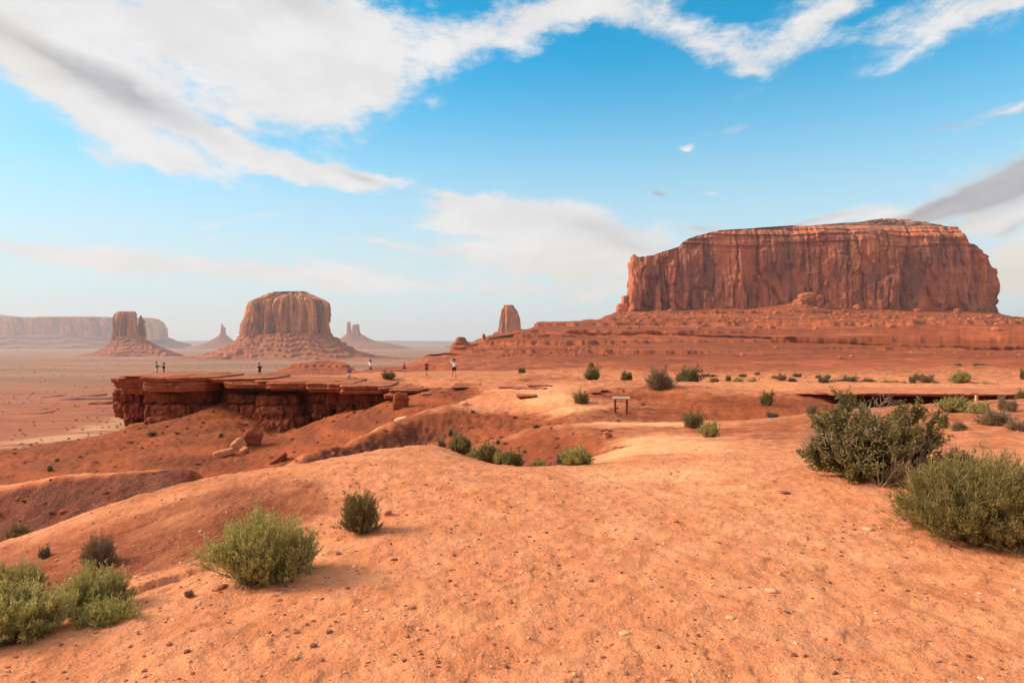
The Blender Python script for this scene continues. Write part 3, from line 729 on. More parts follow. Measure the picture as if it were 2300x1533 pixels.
for k, (px, py, w_, h_) in enumerate([(1812,672,36,30),(1832,680,34,34),(1796,684,28,22),(1848,696,24,20),(1820,697,26,18),(1778,692,30,18),(1860,688,18,14),(1926,692,16,14),(1716,700,20,10),(1640,704,36,10),(2150,700,14,14),(2060,698,14,9),(1470,708,20,12),(1430,716,18,10),(2000,703,16,10),(1575,712,18,12)]):
    c = P(px, py, 872); s_ = 872 / F / 2
    v, f = rock_verts((w_ * s_, w_ * s_ * .9, h_ * s_), 200 + k, 4.5, 4, 0.16, groove=0.08, rot=(0.1 * (k % 3), 0.15 * (k % 4 - 1), k)); part('boulder', v + c, f, M_boulder, mesa)

# ---- small rock knob and stub on the skyline of the terrace
knob = empty('skyline_outcrop', P(1034, 788, 440), 'small dark banded rock knob at the low end of the red terraces', 'rock knob')
loft_part('rock_mass', knob, M_talus, [(800,1004,1090),(788,1012,1075),(778,1014,1062),(775,1017,1056),(769,1019,1052),(768,1024,1049),(761,1026,1046),(760,1028,1043),(757,1030,1042)], 425, 22, e=2.6, n_front=160, n_back=40, n_lev=60, disp=lambda x, y, z, t: (1.0 * fbm(x / 6, y / 6, z / 1.5, 4, .6), 0 * z))
stub = empty('skyline_outcrop', P(1086, 768, 470), 'tiny upright rock stub on the red terrace edge below the grey spire', 'rock stub')
loft_part('rock_mass', stub, M_talus, [(780,1074,1108),(770,1077,1102),(764,1081,1098),(762,1083,1091),(752,1084,1089),(750,1085,1088)], 465, 12, e=2.6, n_front=80, n_back=20, n_lev=40, disp=lambda x, y, z, t: (0.5 * fbm(x / 4, y / 4, z / 2, 3, .6), 0 * z))

# ---- buttes out on the valley floor
def butte(name, label, cat, Y, cliffs, talus, depth, tdepth, w, amp, seed, e=3.2, n_front=420, n_lev=140, group='sandstone mesas and buttes', mats=None, tstep=None):
    b = empty(name, P((talus[0][1] + talus[0][2]) / 2, talus[0][0], Y), label, cat, group)
    mc, mt = mats or (M_butte, M_talus)
    def sk(lv): return ((lv[-1][1] + lv[-1][2]) / 2 - CX) / F
    for i, (pn, lv, e_, dd) in enumerate(cliffs):
        loft_part(pn, b, mc, lv, Y, dd, e=e_, n_front=n_front, n_back=60, n_lev=n_lev, disp=cliff_disp(w, amp, seed + i * 2.3), dshift=(depth - dd) / 2, skew=sk(lv) if lv[0][1] > -500 else -0.48)
    loft_part('talus', b, mt, talus, Y - (tdepth - depth) / 2, tdepth, e=2.2, topshrink=1.0, n_front=420, n_back=60, n_lev=110, disp=talus_disp(w * 1.6, amp * 0.42, tstep or w * 0.62, seed, 0.85), dshift=0, skew=sk(talus) if talus[0][1] > -500 else -0.40)
    return b
butte('sandstone_butte', 'sunlit blocky butte with fluted cliffs standing behind the rock ledge', 'butte', 2050,
   [('cliff', [(762,538,748),(752,545,743),(735,546,741),(700,548,738),(685,551,735),(678,554,731),(672,560,724),(667,578,715),(662,592,704),(660,600,699)], 3.4, 230),
    ('cap_rock', [(668,588,706,.9),(662,596,703,.86),(660,605,696,.8),(656.8,607,690,.76),(656,622,689.5,.7),(654.6,640,689,.6)], 4.0, 190)],
   [(815,380,905),(806,440,850),(800,462,826),(797,470,812),(790,492,800),(785,500,792),(777,516,778),(770,527,768),(762,534,758),(756,540,748),(751,548,738)], 230, 680, 23, 24, 2.2)
butte('sandstone_butte', 'narrow twin-topped butte with a thin side pinnacle before the hazy mesa', 'butte', 2600,
   [('cliff', [(762,250,322),(752,254,315),(735,256,311),(715,258,309),(706,259.5,308),(702,261,307),(700,262.5,305),(699,266,302)], 3.4, 74),
    ('pinnacle', [(760,306,323),(740,310,321),(722,312,319.5),(712,313,318.5),(709,314,318),(708,315,317.5)], 2.6, 22)],
   [(815,120,470),(806,160,425),(803,172,412),(799,200,402),(794,214,390),(786,226,372),(780,236,356),(772,246,340),(765,252,328),(757,256,320)], 110, 540, 22, 17, 4.9)
butte('hazy_mesa', 'long pale hazy mesa along the left horizon', 'mesa', 7000,
   [('cliff', [(764,-700,375),(756,-700,373),(740,-700,372),(730,-700,369),(722,-700,364),(716,-700,358),(713,-700,350),(712.5,-700,340)], 6.0, 1200),
    ('shoulder', [(762,-690,62),(745,-690,58),(725,-690,52),(712,-690,48),(707,-690,36),(705.5,-690,20)], 6.0, 1100),
    ('shoulder', [(745,72,270),(725,74,262),(714,76,255),(711,80,240)], 4.0, 1000)],
   [(794,-880,540),(789,-840,490),(782,-800,440),(775,-770,415),(768,-740,395),(762,-720,382),(756,-700,372)], 1200, 2300, 110, 52, 6.6, n_front=520, n_lev=90, tstep=52)
butte('rock_spire', 'thin jagged spire on a cone, left of the blocky butte', 'spire', 6500,
   [('cliff', [(758,492,510),(750,493.5,507.5),(742,495,506.5),(736,496,506.5),(734,496.5,502),(730,497,500.5),(727,497.5,499)], 2.6, 45)],
   [(790,380,600),(783,410,580),(776,440,545),(770,462,532),(765,472,524),(760,482,517),(755,490,511),(751,494,507)], 45, 420, 16, 7, 8.2, n_front=160, n_lev=80)
butte('rock_spire', 'pair of square spires on one cone, right of the blocky butte', 'spire', 6700,
   [('tower', [(754,776,792),(748,778,789),(735,779,788),(725,779.5,787),(723,780,786.5)], 4, 40), ('tower', [(754,788,813),(748,790.5,810),(735,791.5,807.5),(731,792,807),(729.5,793,806.5),(728,803,806)], 4, 60)],
   [(785,640,930),(778,700,905),(772,735,875),(767,752,845),(762,762,832),(757,770,822),(752,776,814),(748,782,808)], 60, 460, 16, 6, 9.4, n_front=160, n_lev=80)
butte('rock_spire', 'broad grey tapering tower behind the left end of red terraces', 'spire', 1900,
   [('cliff', [(756,1116,1176),(748,1119,1171.5),(735,1121,1170),(715,1123,1168.5),(706,1124,1165),(700,1125,1163),(695,1126,1160.5),(693,1127,1158),(691.5,1130,1156),(686,1130.5,1154.5),(684.5,1133,1150)], 3.6, 60)],
   [(780,1000,1300),(770,1058,1240),(760,1090,1205),(752,1106,1186),(747,1114,1176)], 60, 200, 16, 5.5, 12.4, n_front=260, n_lev=110)

# ---- low red hill beyond the promontory, with its own ledge
hill_c = [
 [(520,868,205),(560,862,205),(700,858,205),(840,858,205),(1000,850,190)],
 [(520,860,270),(560,850,270),(600,844,272),(650,838,275),(700,832,278),(760,832,278),(830,834,270),(900,836,250),(1000,836,230)],
 [(520,858,300),(560,849,300),(620,838,300),(648,826,303),(672,820,306),(700,820,308),(740,819,308),(776,822.5,305),(790,831,300),(806,841,295),(830,833,290),(870,833,280),(930,835,265),(1000,837,245)],
 [(520,858,308),(560,848,306),(620,835,306),(648,821,308),(672,815.5,312),(700,815,315),(740,814.5,314),(776,817,311),(790,827,306),(806,838,300),(830,826,296),(870,827.5,286),(930,830,270),(1000,834,250)],
 [(520,862,335),(620,836,335),(650,824,335),(690,816,335),(712,809.5,335),(722,808,335),(740,813,335),(776,819,335),(806,842,335),(840,826,325),(900,826,310),(1000,830,290)],
 [(520,870,420),(650,850,420),(760,850,420),(860,845,420),(1000,842,420)],
]
Vh, Qh, _ = slope_loft(hill_c, 14.2, cols_px(520, 1000, 1.6), sub=[10, 26, 8, 12, 10], ease=[1, 1.1, 1, 1, 1], noise=0.5, wn=14, step=2.5, tz=0.6, gul=1.1, gw=9)
tag(link('hill', mesh_np('hill', Vh, Qh), M_apron), 'low red badland hill with a dark rim', None, None, 'structure')
# ---- faint blue uplands on the horizon
fx = np.linspace(-14000, 14000, 500)
def upland(Y, py0, py1, seed, w):
    zt = EYE - (py0 - CY) / F * Y + (abs(py1 - py0)) / F * Y * fbm(fx / w, seed, 0.3, 4)
    rows = [np.stack([fx, np.full_like(fx, Y - 900), np.full_like(fx, -120)], -1), np.stack([fx, np.full_like(fx, Y - 300), zt * .2 - 40], -1), np.stack([fx, np.full_like(fx, Y), zt], -1), np.stack([fx, np.full_like(fx, Y + 700), zt * 0.9 - 5], -1), np.stack([fx, np.full_like(fx, Y + 1500), zt * 0 - 140], -1)]
    return np.array(rows).reshape(-1, 3), grid_quads(5, len(fx))
Vf, Qf = upland(13200, 766, 768.5, 2.0, 2600)
tag(link('far_hills', mesh_np('far_hills', Vf, Qf), plain_mat('far_hill_soil', (0.16, 0.12, 0.10), 0.95, 0.2, 0.002)), 'faint blue tableland along the horizon', None, None, 'structure')

# ---------------------------------------------------------------- haze
import bmesh
bmh = bmesh.new(); bmesh.ops.create_cube(bmh, size=1.0)
meh = bpy.data.meshes.new('haze'); bmh.to_mesh(meh); bmh.free()
hz = link('haze', meh, None, None, (0, 6900, 92)); hz.scale = (36000, 20600, 476)
mh = bpy.data.materials.new('haze_air'); mh.use_nodes = True; mh.node_tree.nodes.clear()
sh = NT(mh.node_tree); oh = sh.n('ShaderNodeOutputMaterial'); vh = sh.n('ShaderNodeVolumePrincipled')
vh.inputs['Color'].default_value = (0.84, 0.81, 0.88, 1); vh.inputs['Density'].default_value = 0.68e-4; vh.inputs['Anisotropy'].default_value = 0.2
sh.l(vh.outputs[0], oh.inputs['Volume']); meh.materials.append(mh)
tag(hz, 'thin dusty haze over the valley', None, None, 'stuff')
# ---------------------------------------------------------------- the overhanging rock ledge (promontory)
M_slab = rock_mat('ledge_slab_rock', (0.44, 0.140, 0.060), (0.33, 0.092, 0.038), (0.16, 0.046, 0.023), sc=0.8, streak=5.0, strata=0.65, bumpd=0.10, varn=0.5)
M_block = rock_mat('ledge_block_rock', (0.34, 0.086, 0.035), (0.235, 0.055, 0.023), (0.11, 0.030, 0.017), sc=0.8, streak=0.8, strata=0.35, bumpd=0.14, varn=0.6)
ledge = empty('rock_ledge', P(480, 900, 74), 'overhanging red rock ledge of stacked blocks that the visitors stand on', 'rock ledge')
def block(name, px0, px1, py0, py1, Yf, dep, seed, mat, e=5.0, amp=0.13, lam=0.0, groove=0.0, sub=5, taper=0.0, parent=ledge, tilt=0.0, smooth=True):
    hw = (px1 - px0) / 2 / F * Yf; hh = (py1 - py0) / 2 / F * Yf
    c = P((px0 + px1) / 2, (py0 + py1) / 2, Yf); c[1] += dep / 2
    v, f = rock_verts((hw * 1.03, dep / 2, hh * 1.04), seed, e, sub, amp, lam, rot=(0, tilt, 0), groove=groove, taper=taper)
    # sit square to the line of sight so that the front face follows the rim
    return part(name, v + c, f, mat, parent, smooth)
caps = [(234,352,851,872,74.5,9,1,.30),(262,330,866,884,75.2,6,2,.1),(300,478,848,879,71.5,9,3,.04),(250,430,845.5,853,73.5,10,4,.02),(455,600,851.5,861,70.8,9,5,.02),(492,570,858,871,70.5,6,6,.02),(500,646,863,873.5,68.6,7,7,.03),
        (560,694,857,866.5,68.5,9,8,.02),(586,692,861,876,66.8,7,9,.03),(640,765,857.5,865,67.8,8,10,.02),(676,792,862,881,65.2,8,11,.05),(752,876,867.5,884,62.6,7,12,.06),(840,905,872,880,61.2,6,13,.02),(870,948,877,885.5,59.0,5,14,.02),
        (858,890,888,896,57.6,3.2,15,.03),(940,985,885,891,57,4,16,.02),(985,1040,880,886,55.8,4,17,.02),(1010,1075,870.5,876,56.2,5,18,.01),(940,972,892,897,56,3,19,.02),(905,990,873,878,60,5,20,.01)]
def slab_verts(hw, hd, hh, seed, lay=4, na=120):
    """layered slab: irregular angular plan, stacked laminae with their own edges, rounded lips, undulating top"""
    r = np.random.default_rng(int(seed * 1000) % 99991)
    ph = np.linspace(0, 2 * math.pi, na, endpoint=False); c, s_ = np.cos(ph), np.sin(ph)
    base = (np.abs(c) ** 6 + np.abs(s_) ** 6) ** (-1 / 6)
    base = base * (1 + 0.10 * perlin(c * 1.5 + seed, s_ * 1.5, seed * 0.7) + 0.07 * perlin(c * 4 + seed, s_ * 4, 2.0) + 0.035 * perlin(c * 11, s_ * 11 + seed, 1.0))
    zs = np.linspace(-1, 1, lay * 7 + 1); rings = []
    edges = np.sort(np.r_[-1, r.uniform(-.75, .8, lay - 1), 1.01])
    off = r.uniform(-.085, .03, lay); off[-1] *= .5
    for z in zs:
        k = int(np.searchsorted(edges, z, 'right') - 1); k = min(max(k, 0), lay - 1)
        u = (z - edges[k]) / (edges[k + 1] - edges[k]); lip = 1 - 0.10 * np.abs(2 * u - 1) ** 5
        rad = base * (1 + off[k] + 0.055 * perlin(c * 3 + k * 5.1 + seed, s_ * 3, k * 1.3) + 0.02 * perlin(c * 14 + seed, s_ * 14, z * 2)) 
        inset = (1 - lip) * min(hh, hw) * 1.2
        x = c * rad * hw; y = s_ * rad * hd; ln = np.hypot(x, y)
        f_ = np.maximum(0.1, 1 - inset / ln) * (1 - 0.05 * (1 - z))
        rings.append(np.stack([x * f_, y * f_, z * hh + 0.10 * hh * perlin(x * .5 + seed, y * .5, 3.0)], -1))
    topr = rings[-1]; botr = rings[0]
    pre = [np.c_[botr[:, :2] * q, botr[:, 2]] for q in (0.0, .5)]
    post = [np.c_[topr[:, :2] * q, topr[:, 2] + 0.05 * hh * perlin(topr[:, 0] * q * .9 + seed, topr[:, 1] * q * .9, 5.0)] for q in (.9, .75, .5, .25, 0.0)]
    R = np.array(pre + rings + post); return R.reshape(-1, 3), grid_quads(R.shape[0], na, wrap=True)
def cap_slab(a, b, c_, d_, Yf, dp, seed, parent, mat=None):
    hw = (b - a) / 2 / F * Yf; hh = (d_ - c_) / 2 / F * Yf; c = P((a + b) / 2, (c_ + d_) / 2, Yf); c[1] += dp / 2
    v, f = slab_verts(hw, dp / 2, hh, seed, 2 + int(hh > .25) + int(hh > .45) + int(hh > .6))
    part('cap_slab', v + c, f, mat or M_slab, parent)
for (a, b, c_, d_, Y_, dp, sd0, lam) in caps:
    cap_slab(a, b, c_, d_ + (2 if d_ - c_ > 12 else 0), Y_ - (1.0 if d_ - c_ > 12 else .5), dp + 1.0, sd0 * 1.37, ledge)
mids = [(246,302,871,905,76.2,5,21),(300,318,876,915,76.5,4,22),(312,388,880,909,73.6,5,23),(356,402,879,909,73.2,4,24),(386,474,878,909,73.4,5,25),(508,542,884,908,71.0,4,26),(532,578,885,909,70.8,4,27),(568,668,886,916,68.6,5,28),
        (696,736,882,905,68,4,29),(728,770,880,912,66.9,4,30),(758,822,881,911,65.4,4,31),(806,872,884,904,63.6,4,32)]
lows = [(262,286,898,925,77,4,41),(268,300,903,958,76.6,4.5,42),(290,322,905,945,76.4,4,43),(318,352,907,955,73.4,4.5,44),(340,384,907,952,73.0,4.5,45),(374,424,907,946,73.0,4.5,46),(412,474,906,932,73.6,4.5,47),(322,392,936,966,72.6,4.5,48),(380,440,934,958,72.9,4,49),
        (508,542,909,944,70.6,3.6,50),(534,562,910,949,70.2,3.6,51),(552,596,910,950,69.8,3.6,52),(574,612,914,956,68.0,4,53),(598,640,914,960,67.6,4,54),(630,672,912,954,68.0,4,55),(582,632,944,984,67.2,4,56),(618,664,940,988,67.2,4,57),(650,688,936,968,68.2,4,58),
        (700,760,906,922,67.4,3,59),(752,800,908,928,66.2,3,60),(796,856,902,918,64.2,3,61),(296,330,880,958,78.0,4,62),(250,280,900,940,78.5,4,63),(474,500,880,908,77.0,3,64),(690,712,884,930,69.8,3,65),(716,744,908,940,67.6,3,66),(772,800,884,916,66.8,3,67),(840,880,888,908,63.2,3,68),(700,730,920,944,67.3,3,69),(455,492,905,926,75.6,3.5,70)]
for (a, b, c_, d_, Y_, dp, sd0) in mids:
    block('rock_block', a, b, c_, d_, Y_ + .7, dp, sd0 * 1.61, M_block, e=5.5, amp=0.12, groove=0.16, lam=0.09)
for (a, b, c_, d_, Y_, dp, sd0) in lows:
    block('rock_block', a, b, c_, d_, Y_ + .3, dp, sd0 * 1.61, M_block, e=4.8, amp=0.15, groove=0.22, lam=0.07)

# ---- single fallen rocks and outcropping slabs
def lone(name, px, py, w_, h_, d_, Y, seed, mat, label, cat='rock', e=5.0, amp=0.10, rot=(0, 0, 0), group=None, sink=0.15, lam=0.02, sub=4):
    p = place(px, py, Y) if Y else place(px, py)
    k = p[1] / F / 2
    v, f = rock_verts((w_ * k, d_ * k, h_ * k), seed, e, sub, amp, lam * h_ * k, rot=rot)
    v[:, 2] += h_ * k * (1 - 2 * sink)
    return solo(name, v + p, f, mat, p, label, cat, group)
M_lone = rock_mat('fallen_rock', (0.55, 0.24, 0.125), (0.42, 0.15, 0.072), (0.24, 0.085, 0.05), sc=1.6, streak=1.0, bumpd=0.06, varn=0.4)
M_palestone = rock_mat('pale_stone', (0.66, 0.38, 0.23), (0.60, 0.31, 0.17), (0.46, 0.21, 0.11), sc=9, streak=1.0, bumpd=0.01, varn=0.3)
M_darkstone = rock_mat('dark_stone', (0.30, 0.105, 0.06), (0.22, 0.075, 0.046), (0.13, 0.05, 0.036), sc=9, streak=1.0, bumpd=0.01, varn=0.3)
lone('fallen_slab', 503, 1024, 44, 16, 30, None, 71.3, M_lone, 'pale tilted fallen slab lying lowest on the red talus', rot=(0, -.22, .2), sink=.25)
lone('fallen_slab', 536, 1008, 30, 26, 24, None, 72.1, M_lone, 'upright fallen slab leaning above the pale tilted slab', rot=(.1, -.7, .3), sink=.25)
lone('fallen_slab', 566, 1000, 40, 40, 24, None, 73.7, M_block, 'large brown fallen block under the hanging rock pillar', rot=(.1, .35, .3), e=4, sink=.25)
lone('fallen_slab', 549, 1017, 18, 14, 16, None, 74.9, M_lone, 'small fallen block between two slabs on the talus', rot=(.1, -.5, .9), sink=.25)
lone('fallen_slab', 626, 1036, 42, 12, 20, None, 75.5, M_block, 'dark splintered slab on the talus above the spur ridge', rot=(0, -.6, .2), lam=.3, sink=.25)
lone('fallen_slab', 902, 952, 30, 20, 26, 44.5, 76.2, M_palestone, 'pale square block perched behind the spur ridge', rot=(0, -.25, .3), sink=.1)
lone('fallen_slab', 881, 955, 26, 18, 22, 45.0, 77.9, M_lone, 'orange slab leaning against the pale square block', rot=(0, -.65, .2), sink=.15)
lone('fallen_slab', 900, 928, 36, 44, 24, 53.0, 78.8, M_block, 'triangular brown slab propped under the ledge right end', rot=(.2, .15, .2), e=3, sink=.2)
lone('white_stone', 772, 972, 5, 6, 5, None, 79.1, M_palestone, 'small white stone on the dark talus behind the spur', sub=3)
lone('white_stone', 1043, 909, 16, 10, 12, 46.5, 80.1, M_palestone, 'cluster-like pale stone at the edge of the pale-topped mound', sub=3, amp=.25)
lone('splintered_slab', 14, 1086, 62, 12, 34, 19.5, 81.3, M_block, 'dark splintered slab sloping down behind the rough mound', rot=(0, -.42, .2), lam=.3, sink=.1)
lone('splintered_slab', 44, 1080, 40, 10, 26, 20.0, 82.3, M_block, 'shorter dark slab beside the sloping splintered slab', rot=(0, -.36, .1), lam=.3, sink=.1)
for k, (px, py, w_, h_, Y, lb) in enumerate([(1150,866,62,5,55,'long thin slab step on the plateau neck'), (1190,872,74,5,53,'thin slab step crossing the path top'), (1212,868,58,4,56,'thinnest slab step furthest along the path top'), (1182,889,46,4,47.5,'thin dark-edged slab beside the pale-topped mound'), (1335,884,26,4,50,'thin slab left of the notice stand shrubs'), (1352,882,22,3,51,'small slab behind the other thin slab left of the shrubs')]):
    p = place(px, py, Y); kk = p[1] / F / 2
    v, f = slab_verts(w_ * kk, (40 + 8 * k) * kk, max(.07, h_ * kk), 7.7 + k * 1.9, 2)
    solo('bedrock_slab', v + p + [0, 0, h_ * kk * .1], f, M_slab, p, lb, 'rock slab')
for k, (px, py, w_, h_, Y, lb) in enumerate([(210,868,40,5,470,'dark flat outcrop nearest the ledge tip on the valley floor'), (205,878,110,6,430,'longest dark flat outcrop on the valley floor'), (160,879,26,6,420,'short blocky dark outcrop at the left end of the longest one'), (230,886,50,10,380,'low purple-brown outcrop just left of the ledge'), (118,867,16,3,470,'small lone dark outcrop on the open valley floor'), (86,899,46,4,330,'thin dark outcrop low on the valley floor')]):
    lone('valley_outcrop', px, py, w_, h_, 60, Y, 110 + k, M_darkstone if k < 3 else M_talus, lb, 'rock outcrop', e=4, amp=.2, sink=.3)
# stones on the near slope
stones = [(1763,1109,22,8,M_darkstone,'dark flat rock alone on the trampled sand'),(1290,1517,13,8,M_palestone,'white pebble near the bottom edge, right of the middle'),(1732,1330,26,8,M_palestone,'flat pale stone right of the path middle'),(1380,1192,12,6,M_palestone,'pale stone on the sand below the green clump'),
 (1137,1500,12,9,M_darkstone,'grey-brown pebble left of the white pebble'),(1404,1426,26,9,M_palestone,'low pale stone with a dark side on the near sand'),(1516,1172,14,6,M_lone,'reddish stone in the middle of the trampled path'),(704,1454,16,9,M_darkstone,'dark stone on the near slope below the green bush'),
 (420,1466,15,9,M_darkstone,'dark pebble on the near slope below the low grassy plant'),(1020,1250,9,6,M_darkstone,'small dark pebble right of the round olive bush'),(1010,1306,10,6,M_darkstone,'small dark pebble beside a pale patch'),(1330,1305,9,6,M_darkstone,'dark pebble in the centre of the near sand'),
 (760,1246,12,6,M_darkstone,'dark pebble right of the green bush'),(492,1322,34,10,M_lone,'flat orange rock under the green bush left end'),(190,1398,26,10,M_lone,'orange rock beside the low grassy plant'),(870,1156,18,14,M_lone,'brown stone against the round olive bush'),(1950,1190,24,7,M_palestone,'pale flat stone left of the big feathery bush'),(2160,1208,40,9,M_palestone,'pale stone slab in front of the big feathery bush'),
 (1890,1210,10,6,M_lone,'reddish pebble left of the feathery bush'),(1640,1390,20,7,M_palestone,'pale stone low on the right of the path')]
for k, (px, py, w_, h_, m_, lb) in enumerate(stones):
    lone('stone', px, py, w_, h_, w_ * .8, None, 130 + k, m_, lb, 'stone', e=3, amp=.18, sub=3, sink=.25, rot=(0, 0, k * 1.3))
# gravel strewn over the near slope (nobody could count it)
gr = []
for k in range(11000):
    Y = 3.0 * math.exp(rr.random() ** 0.8 * math.log(7.0)); px = rr.uniform(-250, 2550); x = (px - CX) / F * Y
    if Y > 9.5 and px < 1480: continue
    s_ = (0.0032 + 0.012 * rr.random() ** 3.5) * (1 + 0.03 * Y)
    d, f = ICO[1]
    v = d * np.array([rr.uniform(.8, 1.6), rr.uniform(.7, 1.2), rr.uniform(.35, .8)]) * s_ * (1 + 0.25 * rr.normal(size=(len(d), 1)))
    a = rr.uniform(0, 6.28); v = np.c_[v[:, 0] * math.cos(a) - v[:, 1] * math.sin(a), v[:, 0] * math.sin(a) + v[:, 1] * math.cos(a), v[:, 2]]
    gr.append((v + [x, Y, float(gz_fast(np.array(x), np.array(Y))) + s_ * .15], f, rr.random()))
Vg, Fg = merge([(a, b) for a, b, c in gr]); rnd_g = np.concatenate([np.full(len(a), c) for a, b, c in gr])
mg, sg, bg_ = new_mat('gravel_stone'); a_ = sg.attr('rnd')
cg = sg.mix(sg.ramp(a_, 0.3, 0.7), (0.30, 0.10, 0.05), (0.52, 0.23, 0.125)); cg = sg.mix(sg.ramp(a_, 0.84, 0.88), cg, (0.64, 0.38, 0.25)); cg = sg.mix(sg.ramp(a_, 0.14, 0.1), cg, (0.19, 0.075, 0.05))
sg.l(cg, bg_.inputs['Base Color'])
tag(link('gravel', mesh_np('gravel', Vg, Fg, False, {'rnd': rnd_g}), mg), 'loose gravel and clods on the near slope', None, None, 'stuff')
# clods and stones on the gully sides
gr = []
for k in range(3100):
    px = rr.uniform(-200, 1450); Y = math.exp(rr.uniform(math.log(13.5), math.log(66)))
    if k > 2600: px = rr.uniform(270, 900); Y = rr.uniform(56, 72)
    x = (px - CX) / F * Y
    zz, rd = terrain(np.array([[x]]), np.array([[Y]]))[:2]
    if rd[0, 0] < 0.55: continue
    s_ = (0.03 + 0.14 * rr.random() ** 5) * (Y / 45) ** 0.6
    v, f = rock_verts((s_ * rr.uniform(.8, 1.6), s_, s_ * rr.uniform(.4, .8)), k * .37, 4, 1, .2, rot=(rr.uniform(-.4, .4), rr.uniform(-.4, .4), rr.uniform(0, 6)))
    gr.append((v + [x, Y, zz[0, 0] + s_ * .1], f, rr.random() * .82))
Vg, Fg = merge([(a, b) for a, b, c in gr]); rnd_g = np.concatenate([np.full(len(a), c) for a, b, c in gr])
tag(link('rubble', mesh_np('rubble', Vg, Fg, False, {'rnd': rnd_g}), M_block), 'clods and small rubble on the gully sides', None, None, 'stuff')
# undercut bench on the right
M_bench = rock_mat('bench_rock', (0.58, 0.205, 0.098), (0.46, 0.150, 0.070), (0.30, 0.090, 0.045), sc=0.5, streak=2.0, strata=0.2, bumpd=0.12, varn=0.4)
bench = empty('undercut_ledge', P(2050, 890, 45), 'long low overhanging rock ledge with a dark hollow under it', 'rock ledge')
for k, (a, b, c_, d_, Y_, dp) in enumerate([(1868,2010,885,890.5,44.0,6),(1960,2150,885,891,43.6,6.5),(2110,2210,885,893,43.4,6.5),(2190,2330,887,892.5,43.2,6.5),(2300,2520,889,896,43.2,7),(1800,1900,885,888.5,45,5)]):
    cap_slab(a, b, c_, d_, Y_, dp, 30 + k * 1.7, bench, M_bench)
# ---------------------------------------------------------------- plants
def leaf_mat(name, a, b, tip=None, trans=0.25):
    m = bpy.data.materials.new(name); m.use_nodes = True; t = m.node_tree; t.nodes.clear(); s = NT(t)
    out = s.n('ShaderNodeOutputMaterial'); d = s.n('ShaderNodeBsdfDiffuse'); tr = s.n('ShaderNodeBsdfTranslucent'); mx = s.n('ShaderNodeMixShader')
    r = s.attr('rnd'); g = s.n('ShaderNodeTexCoord').outputs['Object']; oi = s.n('ShaderNodeObjectInfo').outputs['Random']
    c = s.mix(s.math('ADD', s.math('MULTIPLY', r, 0.7), s.math('MULTIPLY', s.ramp(s.noise(g, 6.0, 3), .35, .65), 0.3)), a, b)
    if tip: c = s.mix(s.math('MULTIPLY', s.ramp(r, 0.72, 0.8), 0.85), c, tip)
    c = s.mix(s.math('MULTIPLY', oi, 0.35), c, (0.21, 0.15, 0.075))
    s.l(c, d.inputs[0]); s.l(c, tr.inputs[0]); mx.inputs[0].default_value = trans
    s.l(d.outputs[0], mx.inputs[1]); s.l(tr.outputs[0], mx.inputs[2]); s.l(mx.outputs[0], out.inputs[0])
    return m
L_green = leaf_mat('sage_leaf', (0.28, 0.235, 0.062), (0.51, 0.43, 0.150), (0.66, 0.56, 0.27), .38)
L_dark = leaf_mat('dark_leaf', (0.125, 0.108, 0.035), (0.265, 0.22, 0.08), None, .3)
L_olive = leaf_mat('olive_leaf', (0.165, 0.125, 0.043), (0.31, 0.235, 0.096), (0.42, 0.33, 0.165), .3)
L_dry = leaf_mat('dry_twig_leaf', (0.20, 0.125, 0.075), (0.34, 0.225, 0.14), (0.42, 0.31, 0.21), .15)
L_grey = leaf_mat('grey_leaf', (0.12, 0.115, 0.07), (0.23, 0.20, 0.13), (0.29, 0.26, 0.18), .2)
M_stem = plain_mat('woody_stem', (0.13, 0.085, 0.055), .9, .3, 20)
M_dryst = plain_mat('dry_stem', (0.24, 0.15, 0.095), .9, .3, 20)

